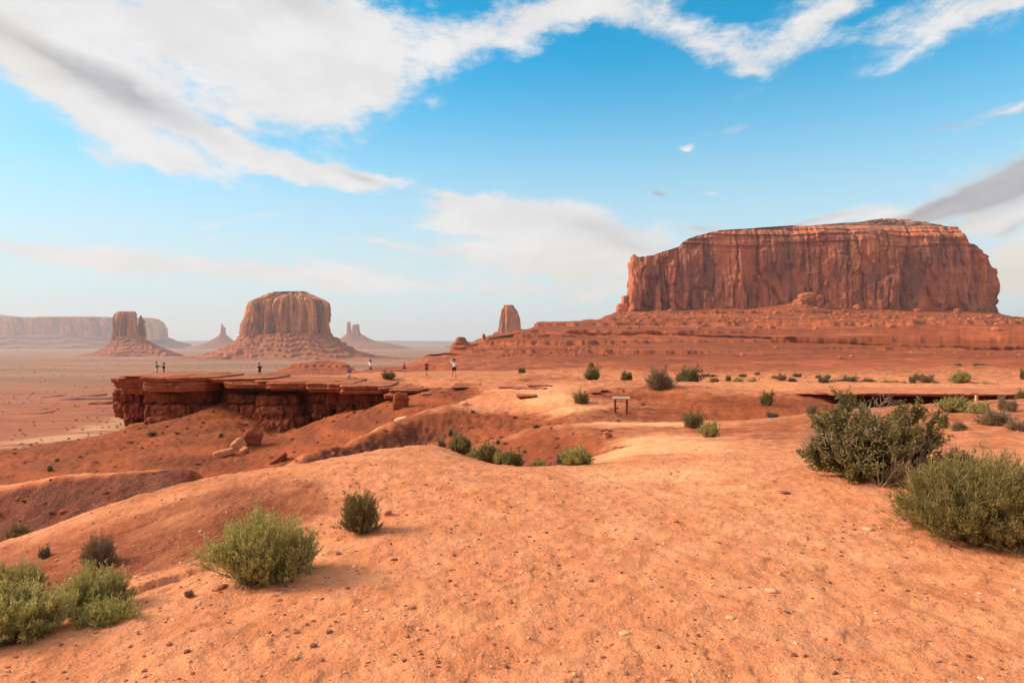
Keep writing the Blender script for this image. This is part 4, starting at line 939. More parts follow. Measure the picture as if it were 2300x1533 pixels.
def plant_arrays(seed, H=0.5, stems=90, twigs=5, leaves=16, ll=0.05, lw=0.009, base_r=0.10, flat=0.0, upright=0.35, bare=0.25, rag=0.22, leafy='needle', stem_r=0.006, gap=0.0, lean=0.0):
    """unit-width plant (radius about .5, height about H): stems as thin tubes and leaf-sized faces"""
    r = np.random.default_rng(seed)
    SV, SF, LV, LR = [], [], [], []
    so_ = 0
    def tube(pts, r0, r1):
        nonlocal so_
        n = len(pts); d = np.gradient(pts, axis=0); d /= np.linalg.norm(d, axis=1)[:, None] + 1e-9
        a = np.cross(d, [0.31, 0.77, 0.55]); a /= np.linalg.norm(a, axis=1)[:, None] + 1e-9; b = np.cross(d, a)
        rad = np.linspace(r0, r1, n)[:, None]
        V = np.concatenate([pts + rad * (math.cos(q) * a + math.sin(q) * b) for q in (0, 2.094, 4.189)]).reshape(3, n, 3)
        SV.append(V.reshape(-1, 3))
        i = np.arange(n - 1)
        for q in range(3):
            w_ = (q + 1) % 3
            SF.append(np.stack([q * n + i, q * n + i + 1, w_ * n + i + 1, w_ * n + i], -1) + so_)
        so_ += 3 * n
    for s_ in range(stems):
        az = r.uniform(0, 2 * math.pi); el = math.asin(np.clip(r.uniform(0.03, 1) ** (1 - upright * 0.6), 0, 1))
        lump = 1 - rag + rag * 1.6 * max(0, float(perlin(math.cos(az) * 1.4 + seed, math.sin(az) * 1.4, el * 1.6))) + r.uniform(-.5, .35) * rag
        if gap and perlin(math.cos(az) * 2 + seed, math.sin(az) * 2 + 3, el * 2.2) < -gap: continue
        ce = math.cos(el) ** 0.62; end = np.array([0.5 * ce * math.cos(az), 0.5 * ce * math.sin(az), H * (0.05 + 0.95 * math.sin(el) ** 1.05)]) * lump
        st = np.array([r.normal() * base_r, r.normal() * base_r, 0.0]); st[2] = -0.03
        mid = st + (end - st) * 0.5 + np.array([math.cos(az), math.sin(az), 0]) * 0.06 * (1 - flat) + r.normal(size=3) * 0.025
        t = np.linspace(0, 1, 7)[:, None]
        pts = (1 - t) ** 2 * st + 2 * t * (1 - t) * mid + t ** 2 * end
        pts[:, 2] = np.maximum(pts[:, 2], -0.03)
        tube(pts, stem_r * r.uniform(.6, 1.3), stem_r * 0.3)
        tw = [(pts, bare)]
        for k in range(twigs):
            f = r.uniform(max(bare, .3), 1.0); q = f * 6; i0 = min(int(q), 5); p0 = pts[i0] + (pts[i0 + 1] - pts[i0]) * (q - i0)
            dd = (pts[i0 + 1] - pts[i0]); dd /= np.linalg.norm(dd) + 1e-9
            v = dd + r.normal(size=3) * 0.55 + np.array([0, 0, upright]); v /= np.linalg.norm(v)
            ln = r.uniform(.06, .17)
            tp = p0 + v * ln * np.linspace(0, 1, 4)[:, None] + np.array([0, 0, 0.02]) * (np.linspace(0, 1, 4)[:, None] ** 2)
            tube(tp, stem_r * .4, stem_r * .15); tw.append((tp, 0.1))
        for tp, b0 in tw:
            n = leaves
            if n <= 0: continue
            f = b0 + (1 - b0) * r.random(n) ** 0.8; q = f * (len(tp) - 1); i0 = np.minimum(q.astype(int), len(tp) - 2)
            p0 = tp[i0] + (tp[i0 + 1] - tp[i0]) * (q - i0)[:, None]
            dd = tp[i0 + 1] - tp[i0]; dd = dd / (np.linalg.norm(dd, axis=1)[:, None] + 1e-9)
            dv = dd * (0.8 if leafy == 'needle' else 0.3) + r.normal(size=(n, 3)) * (0.45 if leafy == 'needle' else 0.7) + np.array([0, 0, 0.35 if leafy == 'needle' else 0.1])
            dv /= np.linalg.norm(dv, axis=1)[:, None]
            sd1 = np.cross(dv, r.normal(size=(n, 3))); sd1 /= np.linalg.norm(sd1, axis=1)[:, None] + 1e-9
            L_ = ll * r.uniform(.5, 1.3, n)[:, None]; W_ = lw * r.uniform(.7, 1.3, n)[:, None]
            p0 = p0 + (r.normal(size=(n, 3)) * 0.008)
            quad = np.stack([p0, p0 + dv * L_ * .55 + sd1 * W_, p0 + dv * L_, p0 + dv * L_ * .55 - sd1 * W_], 1)
            LV.append(quad.reshape(-1, 3)); LR.append(np.repeat(np.clip(r.uniform(0, 1) * .5 + r.random(n) * .5, 0, 1), 4))
    SVa = np.vstack(SV); SFa = np.vstack(SF)
    if LV:
        LVa = np.vstack(LV); LFa = np.arange(len(LVa)).reshape(-1, 4); LRa = np.concatenate(LR)
        LVa[:, 2] = np.maximum(LVa[:, 2], -0.02)
    else: LVa = LFa = LRa = None
    return SVa, SFa, LVa, LFa, LRa

_plants = {}
def plant_meshes(key, lm, sm, **kw):
    if key in _plants: return _plants[key]
    SV, SF, LV, LF, LR = plant_arrays(**kw)
    ms = mesh_np(key + '_stems', SV, SF, True); ms.materials.append(sm)
    mf = mesh_np(key + '_foliage', LV, LF, False, {'rnd': LR}); mf.materials.append(lm)
    _plants[key] = (ms, mf); return _plants[key]
KINDS = {
 # near
 'sage_near': dict(lm=L_green, sm=M_stem, stems=230, twigs=6, leaves=32, ll=.034, lw=.0030, H=.50, upright=.5, rag=.28, bare=.3, stem_r=.004),
 'sage_near_b': dict(lm=L_green, sm=M_stem, stems=210, twigs=6, leaves=32, ll=.036, lw=.0032, H=.52, upright=.6, rag=.34, bare=.3, stem_r=.004),
 'feather_near': dict(lm=leaf_mat('feather_leaf', (0.175, 0.146, 0.042), (0.34, 0.272, 0.09), (0.45, 0.35, 0.155), .32), sm=M_stem, stems=340, twigs=6, leaves=30, ll=.036, lw=.0021, H=.50, upright=.5, rag=.2, bare=.25, stem_r=.003),
 'olive_near': dict(lm=L_olive, sm=M_stem, stems=210, twigs=5, leaves=24, ll=.05, lw=.0042, H=1.0, upright=.55, rag=.3, bare=.25, stem_r=.005, base_r=.06),
 'dry_near': dict(lm=L_dry, sm=M_dryst, stems=190, twigs=7, leaves=6, ll=.05, lw=.005, H=.85, upright=.3, rag=.35, bare=.2, stem_r=.0045, base_r=.07),
 'big_leafy': dict(lm=L_dark, sm=plain_mat('dark_stem', (0.085, 0.05, 0.032), .9, .3, 20), stems=170, twigs=9, leaves=44, ll=.024, lw=.0075, H=.60, upright=.22, rag=.26, bare=.38, stem_r=.004, base_r=.05, leafy='oval', gap=.28),
 'low_grass': dict(lm=L_green, sm=M_stem, stems=120, twigs=3, leaves=14, ll=.06, lw=.005, H=.30, upright=.6, rag=.4, bare=.15, stem_r=.003, base_r=.2),
 # middle distance
 'olive_mid': dict(lm=L_olive, sm=M_stem, stems=187, twigs=5, leaves=11, ll=0.0723, lw=0.0081, H=.75, upright=.45, rag=.5, bare=.3, stem_r=.007),
 'dark_mid': dict(lm=L_dark, sm=M_stem, stems=170, twigs=5, leaves=12, ll=0.0680, lw=0.0099, H=.62, upright=.4, rag=.5, bare=.3, stem_r=.007, leafy='oval'),
 'grey_mid': dict(lm=L_grey, sm=M_dryst, stems=187, twigs=5, leaves=10, ll=0.0723, lw=0.0074, H=.6, upright=.4, rag=.5, bare=.25, stem_r=.006),
 'brown_mid': dict(lm=L_dry, sm=M_dryst, stems=187, twigs=6, leaves=8, ll=0.0680, lw=0.0062, H=.6, upright=.35, rag=.55, bare=.25, stem_r=.006),
 'green_mid': dict(lm=L_green, sm=M_stem, stems=187, twigs=5, leaves=11, ll=0.0723, lw=0.0074, H=.55, upright=.5, rag=.5, bare=.3, stem_r=.006),
}
_far = {}
def bush(kind, px, py, w_, h_, label, Y=None, group=None, var=0, yaw=None, name='shrub', cat='shrub', extra=None):
    kw = dict(KINDS[kind]); lm, sm = kw.pop('lm'), kw.pop('sm')
    p = place(px, py, Y); k = p[1] / F
    small = w_ < 24
    key = f'{kind}_{var}'
    W = w_ * k * 1.06; Hh = h_ * k * 1.08
    ms, mf = plant_meshes(key, lm, sm, seed=hash_s(key), **kw)
    yaw = (px * 0.37 + py) % 6.28 if yaw is None else yaw
    sc = (W, W * 0.9, Hh / kw['H'])
    e = empty(name, p, label, cat, group, rz=yaw); e.scale = sc
    for nm, me in (('stems', ms), ('foliage', mf)):
        o = bpy.data.objects.new(nm, me); COL.objects.link(o); o.parent = e
    return e
def hash_s(s):
    h = 7
    for ch in s: h = (h * 131 + ord(ch)) % 100003
    return h
G_near = 'shrubs on the near slope'; G_mid = 'shrubs on the middle ground'; G_strip = 'small shrubs along the foot of the red bluff'
bush('sage_near', 598, 1298, 268, 128, 'large fresh green sagebrush on the near slope, lower left of the path', group=G_near, yaw=.6)
bush('sage_near_b', 208, 1372, 190, 88, 'round light green sagebrush beside the low grassy plant', group=G_near, yaw=2.0)
bush('sage_near', 40, 1338, 124, 68, 'light green sagebrush behind the corner bush', group=G_near, yaw=3.3, var=1)
bush('sage_near_b', 30, 1432, 270, 118, 'light green sagebrush cut off by the picture edge at lower left', group=G_near, yaw=1.0, var=1)
bush('low_grass', 232, 1396, 150, 44, 'low grassy plant with yellowish stalks trailing across the sand', group=G_near)
bush('olive_near', 810, 1196, 104, 98, 'round upright olive bush alone above the green sagebrush', group=G_near)
bush('dry_near', 222, 1270, 92, 88, 'dry brown twiggy bush on the hillside above the light green bushes', group=G_near)
bush('olive_mid', 40, 1216, 66, 36, 'olive bush half hidden behind the hill crest at far left', group=G_near, Y=9.2)
bush('grey_mid', 100, 1252, 34, 24, 'tiny grey plant on the hillside beside the dry brown bush', group=G_near)
bush('dry_near', 424, 1341, 26, 18, 'tiny straw tuft on sand below the green sagebrush', group=G_near)
big = bush('big_leafy', 1955, 1066, 320, 150, 'biggest bush, dark green and leafy with a dry pale crown', group=G_near, yaw=.4)
bush('feather_near', 2200, 1205, 400, 158, 'wide feathery olive-green bush cut off by the right edge', group=G_near, yaw=.9)
bush('dry_near', 2050, 1092, 150, 62, 'dry grey-brown brush in front of the dark leafy bush', group=G_near, var=1)
bush('olive_mid', 2150, 1056, 90, 46, 'olive tuft behind the wide feathery bush', group=G_near)
# dead branches at the foot of the big bush and its dry seed tops
def extra_twigs(root, nm, mat, seed, n, spread, z0, z1, ln, rad, up):
    r = np.random.default_rng(seed); Vs, Fs = [], []
    for i in range(n):
        a = r.uniform(0, 6.28); rr_ = spread * math.sqrt(r.random()); p = np.array([rr_ * math.cos(a), rr_ * math.sin(a), r.uniform(z0, z1)])
        if z1 > .3:
            q_ = 1 - (rr_ / .5) ** 2; p[2] = z1 * math.sqrt(max(q_, .05)) * r.uniform(.90, 1.06) * (0.9 + .25 * perlin(p[0] * 5, p[1] * 5, 1.0)); 
            if perlin(p[0] * 6 + 3, p[1] * 6, 7.0) < -.05: p[2] *= .8
        d = np.array([math.cos(a) * .5, math.sin(a) * .5, up]) + r.normal(size=3) * .35; d /= np.linalg.norm(d)
        t = np.linspace(0, 1, 5)[:, None]; pts = p + d * ln * r.uniform(.5, 1.2) * t + r.normal(size=3) * .02 * t ** 2
        dd = np.tile(d, (5, 1)); aa = np.cross(dd, [.3, .5, .8]); aa /= np.linalg.norm(aa, axis=1)[:, None]; bb = np.cross(dd, aa)
        rd = np.linspace(rad, rad * .3, 5)[:, None]
        V = np.concatenate([pts + rd * (math.cos(q) * aa + math.sin(q) * bb) for q in (0, 2.094, 4.189)]); i_ = np.arange(4); o_ = 15 * i
        Vs.append(V)
        for q in range(3):
            w2 = (q + 1) % 3; Fs.append(np.stack([q * 5 + i_, q * 5 + i_ + 1, w2 * 5 + i_ + 1, w2 * 5 + i_], -1) + o_)
    me = mesh_np(nm, np.vstack(Vs), np.vstack(Fs)); o = bpy.data.objects.new(nm, me); COL.objects.link(o); me.materials.append(mat); o.parent = root
    return o
M_seed = plain_mat('dry_seed_stalk', (0.40, 0.26, 0.185), .9, .25, 30)
extra_twigs(big, 'dry_seed_stalks', M_seed, 5, 900, .47, .36, .60, .075, .0022, .5)
e_ = empty('dead_branch', place(1978, 1096), 'bare forked dead branch leaning at the foot of the dark leafy bush', 'branch')
b_ = extra_twigs(e_, 'branches', M_dryst, 9, 12, .03, 0, .02, .34, .007, .55); b_.name = 'twigs'

mid = [
 ('olive_mid',1036,1022,66,44,11.6,'straw-tipped bush at the left end of the row on the crest'),('green_mid',1072,1016,66,36,12.2,'low green-grey bush second in the row on the crest'),('olive_mid',1098,1034,66,50,11.4,'tallest olive bush in the row on the crest'),('dark_mid',1150,1046,70,38,11.0,'dark green bush at the right end of the row on the crest'),('green_mid',1122,1042,40,30,11.2,'small green bush wedged between the olive and dark ones on the crest'),
 ('green_mid',1212,1046,38,16,11.0,'little green tuft alone on the crest'),('grey_mid',1270,1042,60,30,11.2,'grey half of the double bush right of the little tuft'),('green_mid',1296,1044,88,44,11.0,'wide olive-green bush right of the little tuft'),
 ('dark_mid',1178,1010,12,6,23.5,'tiny dark plant on the front mound'),('olive_mid',1203,962,18,8,27,'tiny plant on the crest of the front mound'),
 ('olive_mid',1306,911,44,32,44,'dark olive bush left of the notice stand'),('olive_mid',1331,858,48,36,62,'round olive bush on the plateau left of its smaller neighbour'),('dark_mid',1328,832,20,12,98,'small dark bush on the knoll behind the round olive one'),('dark_mid',1408,859,38,18,62,'low dark bush between two larger ones on the plateau'),
 ('brown_mid',1482,887,84,48,50,'broad brown-green bush right of the notice stand'),('dark_mid',1546,862,66,38,62,'dark green bush just behind the broad brown-green one'),('olive_mid',1558,962,56,42,None,'rounded olive bush, upper of the pair beside the path'),('green_mid',1594,982,54,36,None,'spiky green bush, lower of the pair beside the path'),
 ('dark_mid',1723,910,32,32,None,'dark upright bush on the slope of the shaded dip'),('grey_mid',1733,938,30,13,None,'grey tuft on the lip in front of the shaded dip'),('brown_mid',1823,932,30,24,None,'brown tuft left of the big dark leafy bush'),('grey_mid',1850,876,30,15,54,'grey round bush on the bench edge above the shaded dip'),('grey_mid',1893,899,24,16,44.5,'pale grey bush at the left end of the low overhang'),
 ('olive_mid',1605,869,26,16,60,'small olive bush on the bench right of the dark green one'),('dark_mid',1582,843,26,9,85,'small flat dark bush left of the shrub strip'),('dark_mid',1636,850,18,12,80,'small dark bush at the left of the shrub strip'),('green_mid',1658,862,32,18,66,'left bush of a touching pair on the bench'),('olive_mid',1690,863,36,17,66,'right bush of a touching pair on the bench'),('brown_mid',1632,863,18,9,66,'little brown tuft left of a touching pair on the bench'),
 ('green_mid',2160,858,48,28,78,'green bush alone on the right below the red bluff'),('brown_mid',2082,860,44,20,78,'brown bush in the right part of the shrub strip'),('olive_mid',2060,855,26,16,80,'olive bush touching the brown one in the strip'),('grey_mid',2230,872,34,16,66,'grey bush on the bench at far right'),('green_mid',2214,863,26,14,68,'green tuft touching the grey bush at far right'),('dark_mid',2298,846,18,26,80,'dark bush cut by the right edge below the bluff'),
 ('grey_mid',2200,823,36,10,108,'flat grey bush high on the far right rise'),('dark_mid',2262,828,14,8,104,'tiny dark bush on the far right rise'),('olive_mid',2152,824,18,8,108,'tiny olive bush left of the flat grey one'),
 ('green_mid',2140,930,80,32,24,'pale green bush behind the dark leafy bush, right side'),('green_mid',2200,935,60,26,23,'light green bush above the wide brown one'),('brown_mid',2242,958,104,40,20,'wide brown bush on the right below the low overhang'),('brown_mid',2285,974,60,26,18.5,'brown bush at the right edge below the wide brown one'),('brown_mid',2155,966,48,24,19,'low brown bush left of the wide brown one'),('dark_mid',2118,955,30,30,19.8,'small leafy green plant beside the low brown bush'),('brown_mid',2262,935,60,30,23.5,'brown bush behind the wide brown one'),('olive_mid',2296,912,24,24,34,'olive bush cut by the right edge beside the overhang'),
 ('olive_mid',873,845,40,20,76,'tumbled olive bush on the plateau between the walking visitors'),('dark_mid',1172,839,24,12,90,'dark bush on the plateau right of the visitors'),
 ('olive_mid',343,983,26,9,63,'faint green tuft on the talus under the ledge'),('dark_mid',112,1057,16,12,50,'small dark shrub on the left talus'),('dark_mid',128,1034,12,8,53,'tinier dark shrub higher on the left talus'),('dark_mid',496,1014,12,10,57,'small dark shrub above the pale tilted slab'),
 ('grey_mid',993,966,22,26,34,'grey weeds in the notch of the pale-topped mound'),('grey_mid',1012,945,14,18,40,'grey grass wisp above the weeds on the mound'),('grey_mid',300,1115,30,9,9.5,'grey tuft on the near hill crest'),('grey_mid',1118,998,12,12,26,'grey wisp on the left end of the front mound'),('grey_mid',1062,930,12,6,44,'tiny grey tuft on the pale-topped mound'),
]
for k, (kd, px, py, w_, h_, Y, lb) in enumerate(mid):
    bush(kd, px, py, w_, h_, lb, Y, G_mid, var=k % 3)
strip = [(1668,838,26,9),(1700,836,16,8),(1755,846,30,14),(1780,847,26,8),(1792,838,24,10),(1810,850,30,8),(1838,840,18,8),(1858,840,18,11),(1880,849,30,10),(1906,848,46,20),(1925,851,28,10),(1950,850,38,16),(1975,852,24,10),(1992,851,22,13),(2010,853,24,12),(2025,852,32,10),(2050,850,18,16),(2100,858,24,14),(1870,848,20,7),(1740,843,18,9),(1720,856,20,6),(2130,862,18,7),(2180,862,16,7),(1600,838,22,6),(1560,836,16,6)]
kinds_s = ['grey_mid', 'green_mid', 'brown_mid', 'dark_mid', 'grey_mid', 'olive_mid']
word = {'grey_mid': 'grey', 'green_mid': 'green', 'brown_mid': 'brown', 'dark_mid': 'dark', 'olive_mid': 'olive'}
for k, (px, py, w_, h_) in enumerate(strip):
    kd = kinds_s[k % 6]
    bush(kd, px, py, w_, h_, f'small {word[kd]} shrub in the row along the foot of the red bluff', 84 - (py - 840) * .8, G_strip, var=k % 3)
# scattered scrub far out on the valley floor
sc = []
for k in range(2600):
    Y = math.exp(rr.uniform(math.log(190), math.log(2300))); px = rr.uniform(-500, 1050); x = (px - CX) / F * Y
    if perlin(x / 160, Y / 240, 3.0) < -0.05 and rr.random() < .7: continue
    s_ = rr.uniform(.14, .42) * (1 + Y / 900)
    d, f = ICO[1]; v = d * [s_ * 1.2, s_ * 1.2, s_ * .7] * (1 + .3 * rr.normal(size=(len(d), 1)))
    sc.append((v + [x, Y, float(gz_fast(np.array(x), np.array(Y))) + s_ * .3], f, rr.random()))
Vg, Fg = merge([(a, b) for a, b, c in sc]); rg = np.concatenate([np.full(len(a), c) for a, b, c in sc])
tag(link('scrub', mesh_np('scrub', Vg, Fg, False, {'rnd': rg}), leaf_mat('scrub_leaf', (0.10, 0.085, 0.05), (0.22, 0.17, 0.11))), 'scattered low scrub on the valley floor', None, None, 'stuff')

# ---------------------------------------------------------------- notice stand, marker post
M_post = plain_mat('weathered_post_wood', (0.13, 0.045, 0.026), .85, .3, 14)
M_board = plain_mat('whitish_board', (0.42, 0.28, 0.20), .6, .12, 10)
M_stake = plain_mat('pale_stake_wood', (0.60, 0.33, 0.17), .85, .2, 14)
def bevel_box(c, s, bv=0.012, rot=(0, 0, 0)):
    bm = bmesh.new(); bmesh.ops.create_cube(bm, size=1.0)
    for v in bm.verts: v.co = Vector((v.co.x * s[0], v.co.y * s[1], v.co.z * s[2]))
    bmesh.ops.bevel(bm, geom=bm.edges[:], offset=bv, segments=2, affect='EDGES', profile=.5)
    from mathutils import Euler
    R = Euler(rot).to_matrix(); fs = []; vs = []
    for v in bm.verts: vs.append(list(R @ v.co + Vector(c)))
    bm.faces.ensure_lookup_table(); bm.verts.index_update(); fs = [[q.index for q in p.verts] for p in bm.faces]; bm.free()
    return vs, fs
def poly_part(nm, vs, fs, mat, parent):
    me = bpy.data.meshes.new(nm); me.from_pydata(vs, [], fs); me.update(); return link(nm, me, mat, parent)
pl_, pr_ = place(1382, 930, 38.0), place(1408, 930, 38.0)
stand = empty('notice_stand', place(1395, 930, 38.0), 'low notice stand, whitish board across two dark wooden posts', 'sign stand')
top = P(1395, 893, 38.0)[2] - stand.location.z
for q in (pl_, pr_):
    lx = q[0] - stand.location.x; lz = q[2] - stand.location.z - .12
    poly_part('post', *bevel_box((lx, 0.03 if q is pl_ else 0, (lz + top) / 2), (.10, .10, top - lz), .012, (0, .02 if q is pr_ else -.015, 0)), M_post, stand)
poly_part('board', *bevel_box((0.01, -.03, top - .01), (.96, .30, .045), .010, (.36, 0.012, 0)), M_board, stand)
poly_part('board_rim', *bevel_box((0.01, -.16, top - .085), (.965, .025, .035), .006, (.33, 0.012, 0)), M_board, stand)
sp = place(2193, 906, 35.5); stake = empty('marker_stake', sp, 'pale square wooden stake standing before the dark hollow', 'stake')
poly_part('stake_shaft', *bevel_box((0, 0, .26), (.115, .115, .70), .01), M_stake, stake); poly_part('stake_cap', *bevel_box((0, 0, .622), (.125, .125, .025), .008), M_stake, stake)

# ---------------------------------------------------------------- people
def skin_mesh(nm, verts, edges, radii, sub=2):
    me = bpy.data.meshes.new(nm + '_skeleton'); me.from_pydata([tuple(v) for v in verts], edges, []); me.update()
    o = bpy.data.objects.new(nm + '_skeleton', me); COL.objects.link(o)
    m1 = o.modifiers.new('skin', 'SKIN'); m1.use_smooth_shade = True; m1.branch_smoothing = .6
    m2 = o.modifiers.new('sub', 'SUBSURF'); m2.levels = sub; m2.render_levels = sub
    for i, sv in enumerate(me.skin_vertices[0].data):
        r_ = radii[i]; sv.radius = (r_, r_) if not isinstance(r_, tuple) else r_; sv.use_root = (i == 0)
    dg = bpy.context.evaluated_depsgraph_get(); ev_ = o.evaluated_get(dg)
    out = bpy.data.meshes.new_from_object(ev_); out.name = nm
    bpy.data.objects.remove(o); bpy.data.meshes.remove(me)
    out.materials.clear()
    return out
_pm = {}
def pmat(col, rough=.85):
    k = tuple(col)
    if k not in _pm: _pm[k] = plain_mat('cloth_%d' % len(_pm), col, rough, .1, 6)
    return _pm[k]
SKIN = plain_mat('skin', (0.42, 0.22, 0.15), .6, .08, 9)
def person(px, py, Y, hpx, label, yaw, shirt, shorts, shoes, hair, arms=('down', 'down'), stride=0.0, hat=None, sleeves=0.55, short_len=0.55, skin=SKIN, long_hair=False, fat=1.0, skirt=False):
    p = place(px, py, Y); H = hpx / F * p[1]
    root = empty('person', p, label, 'person', 'visitors on the rock ledge', rz=yaw)
    s_ = H / 1.75
    # body faces +x ; y is left
    hipz, shz, neckz, headz = .92, 1.42, 1.50, 1.63
    V = [(0, 0, .98), (0, 0, 1.14), (0, 0, 1.30), (0, 0, 1.42), (.005, 0, 1.50), (.02, 0, 1.56), (.025, 0, 1.64), (.02, 0, 1.71)]
    R = [(.15 * fat, .115 * fat), (.135 * fat, .105 * fat), (.155 * fat, .11 * fat), (.12, .09), .052, .07, .088, .06]
    Eg = [(i, i + 1) for i in range(7)]
    V += [(.11, 0, 1.625)]; R += [.018]; Eg += [(6, 8)]                       # nose
    for sy in (-1, 1): V += [(.015, sy * .085, 1.63)]; R += [.02]; Eg += [(6, len(V) - 1)]    # ears
    legs, armsv = [], []
    for sy in (-1, 1):
        k = stride * sy; i = len(V)
        V += [(0, sy * .095, .90), (.03 + k * .16, sy * .10, .50), (k * .34 - .02 - abs(k) * .03, sy * .10, .09 + max(0, -k) * .06), (k * .34 + .13, sy * .115, .045 + max(0, -k) * .02)]
        R += [.092 * fat, .056, .040, .034]; Eg += [(0, i), (i, i + 1), (i + 1, i + 2), (i + 2, i + 3)]; legs.append(i)
    for sy, pose in zip((-1, 1), arms):
        i = len(V); sh = (0, sy * .185, 1.405)
        el, ha = {'down': ((-.02, sy * .235, 1.12), (.05, sy * .235, .87)), 'fore': ((.12, sy * .24, 1.16), (.36, sy * .14, 1.26)), 'chest': ((.08, sy * .27, 1.15), (.22, sy * .09, 1.22)),
                  'up': ((.16, sy * .36, 1.42), (.16, sy * .10, 1.60)), 'head': ((.12, sy * .40, 1.46), (.10, sy * .14, 1.68)), 'phone': ((.06, sy * .24, 1.14), (.26, sy * .06, 1.30)), 'reach': ((.22, sy * .22, 1.28), (.48, sy * .12, 1.34))}[pose]
        V += [sh, el, ha]; R += [.056, .043, .031]; Eg += [(3, i), (i, i + 1), (i + 1, i + 2)]; armsv.append(i)
        d = np.array(ha) - np.array(el); d /= np.linalg.norm(d); a = np.cross(d, [0, 1, 0.2]); a /= np.linalg.norm(a); b = np.cross(d, a)
        hi = len(V); V += [tuple(np.array(ha) + d * .07)]; R += [.036]; Eg += [(i + 2, hi)]
        for q, (off, ln) in enumerate([(-.033, .065), (-.011, .078), (.011, .074), (.033, .055)]):
            k1 = len(V); V += [tuple(np.array(ha) + d * .105 + b * off), tuple(np.array(ha) + d * (.105 + ln) + b * off * 1.15 + a * .02)]; R += [.0095, .008]; Eg += [(hi, k1), (k1, k1 + 1)]
        k1 = len(V); V += [tuple(np.array(ha) + d * .05 - b * .05 + a * .015), tuple(np.array(ha) + d * .09 - b * .07 + a * .03)]; R += [.011, .009]; Eg += [(i + 2, k1), (k1, k1 + 1)]
    def put(nm, me, mat, pr=root):
        me.materials.append(mat); o = bpy.data.objects.new(nm, me); COL.objects.link(o); o.parent = pr; return o
    body = skin_mesh('body', np.array(V) * s_, Eg, [tuple(x * s_ for x in r) if isinstance(r, tuple) else r * s_ for r in R]); put('body', body, skin)
    def cloth(nm, vs, es, rs, mat):
        put(nm, skin_mesh(nm, np.array(vs) * s_, es, [tuple(x * s_ for x in r) if isinstance(r, tuple) else r * s_ for r in rs]), mat)
    # shirt with sleeves
    vs = [(0, 0, 1.20), (0, 0, .93), (0, 0, 1.34), (0, 0, 1.44)]; rs = [(.165 * fat, .128 * fat), (.165 * fat, .13 * fat), (.17 * fat, .125 * fat), (.10, .085)]; es = [(0, 1), (0, 2), (2, 3)]
    for i in armsv:
        a, b, c_ = np.array(V[i]), np.array(V[i + 1]), np.array(V[i + 2]); k = len(vs)
        vs += [tuple(a), tuple(a + (b - a) * min(1, sleeves * 1.6))]; rs += [.075, .066]; es += [(2, k), (k, k + 1)]
        if sleeves > .9: vs += [tuple(b + (c_ - b) * .85)]; rs += [.05]; es += [(k + 1, k + 2)]
    cloth('shirt', vs, es, rs, pmat(shirt))
    vs = [(0, 0, .96), (0, 0, 1.06)]; rs = [(.158 * fat, .128 * fat), (.15 * fat, .12 * fat)]; es = [(0, 1)]
    for i in legs:
        a, b = np.array(V[i]), np.array(V[i + 1]); k = len(vs); vs += [tuple(a), tuple(a + (b - a) * short_len * 1.5)]; rs += [.105 * fat, .098 if not skirt else .115]; es += [(0, k), (k, k + 1)]
    cloth('shorts', vs, es, rs, pmat(shorts))
    for i in legs:
        a, b = np.array(V[i + 2]), np.array(V[i + 3]); cloth('shoe', [tuple(a - [.03, 0, .05]), tuple(b + [.01, 0, -.01]), tuple(b + [.06, 0, -.008])], [(0, 1), (1, 2)], [.056, .047, .03], pmat(shoes))
    hv = [(-.015, 0, 1.675), (-.03, 0, 1.735), (-.055, 0, 1.62)]; hr = [.093, .06, .06]; he = [(0, 1), (0, 2)]
    if long_hair: hv += [(-.07, 0, 1.50), (-.075, 0, 1.38)]; hr += [.06, .035]; he += [(2, 3), (3, 4)]
    cloth('hair', hv, he, hr, pmat(hair))
    if hat:
        hv = [(0.0, 0, 1.70), (-.005, 0, 1.755)]; cloth('hat', hv + [(.12, 0, 1.695), (.17, 0, 1.685)], [(0, 1), (0, 2), (2, 3)], [(.102, .102), (.075, .075), (.05, .02), (.035, .012)], pmat(hat))
    return root
BLK = (0.012, 0.012, 0.014); DKH = (0.02, 0.014, 0.011); WHT = (0.72, 0.70, 0.68)
person(352, 841, 84.5, 33, 'person in green shirt and pale shorts reaching towards a companion', 0.1, (0.02, 0.27, 0.10), (0.60, 0.47, 0.40), (.03, .03, .03), DKH, ('reach', 'fore'), .15, fat=1.12)
person(368, 841, 85.0, 30.5, 'person in black shirt and grey-blue shorts facing the green shirt', 3.2, BLK, (0.16, 0.22, 0.30), (.03, .03, .03), DKH, ('fore', 'chest'), .1, hat=BLK)
person(583, 845, 80.0, 34, 'person all in black with bare legs standing alone on the ledge', -.5, BLK, BLK, WHT, DKH, ('phone', 'chest'), .2, sleeves=1.0, short_len=.35)
person(784, 853.5, 72.5, 37, 'person in purple top and white shorts standing at the rim', -1.2, (0.20, 0.075, 0.34), WHT, WHT, DKH, ('phone', 'chest'), 0, long_hair=True, sleeves=.9, short_len=.3, skirt=True, skin=plain_mat('tan_skin', (0.25, 0.12, 0.08), .6, .08, 9))
person(832, 836.5, 86.0, 33, 'person in white shirt with blue-green head covering, arms raised', 1.5, WHT, (0.19, 0.12, 0.085), WHT, (0.03, 0.12, 0.16), ('up', 'up'), .12, hat=(0.03, 0.13, 0.18))
person(908, 833.5, 96.0, 22, 'small person in bright red shirt and black shorts', 1.4, (0.50, 0.015, 0.02), BLK, (.05, .05, .05), DKH, ('down', 'down'), .15)
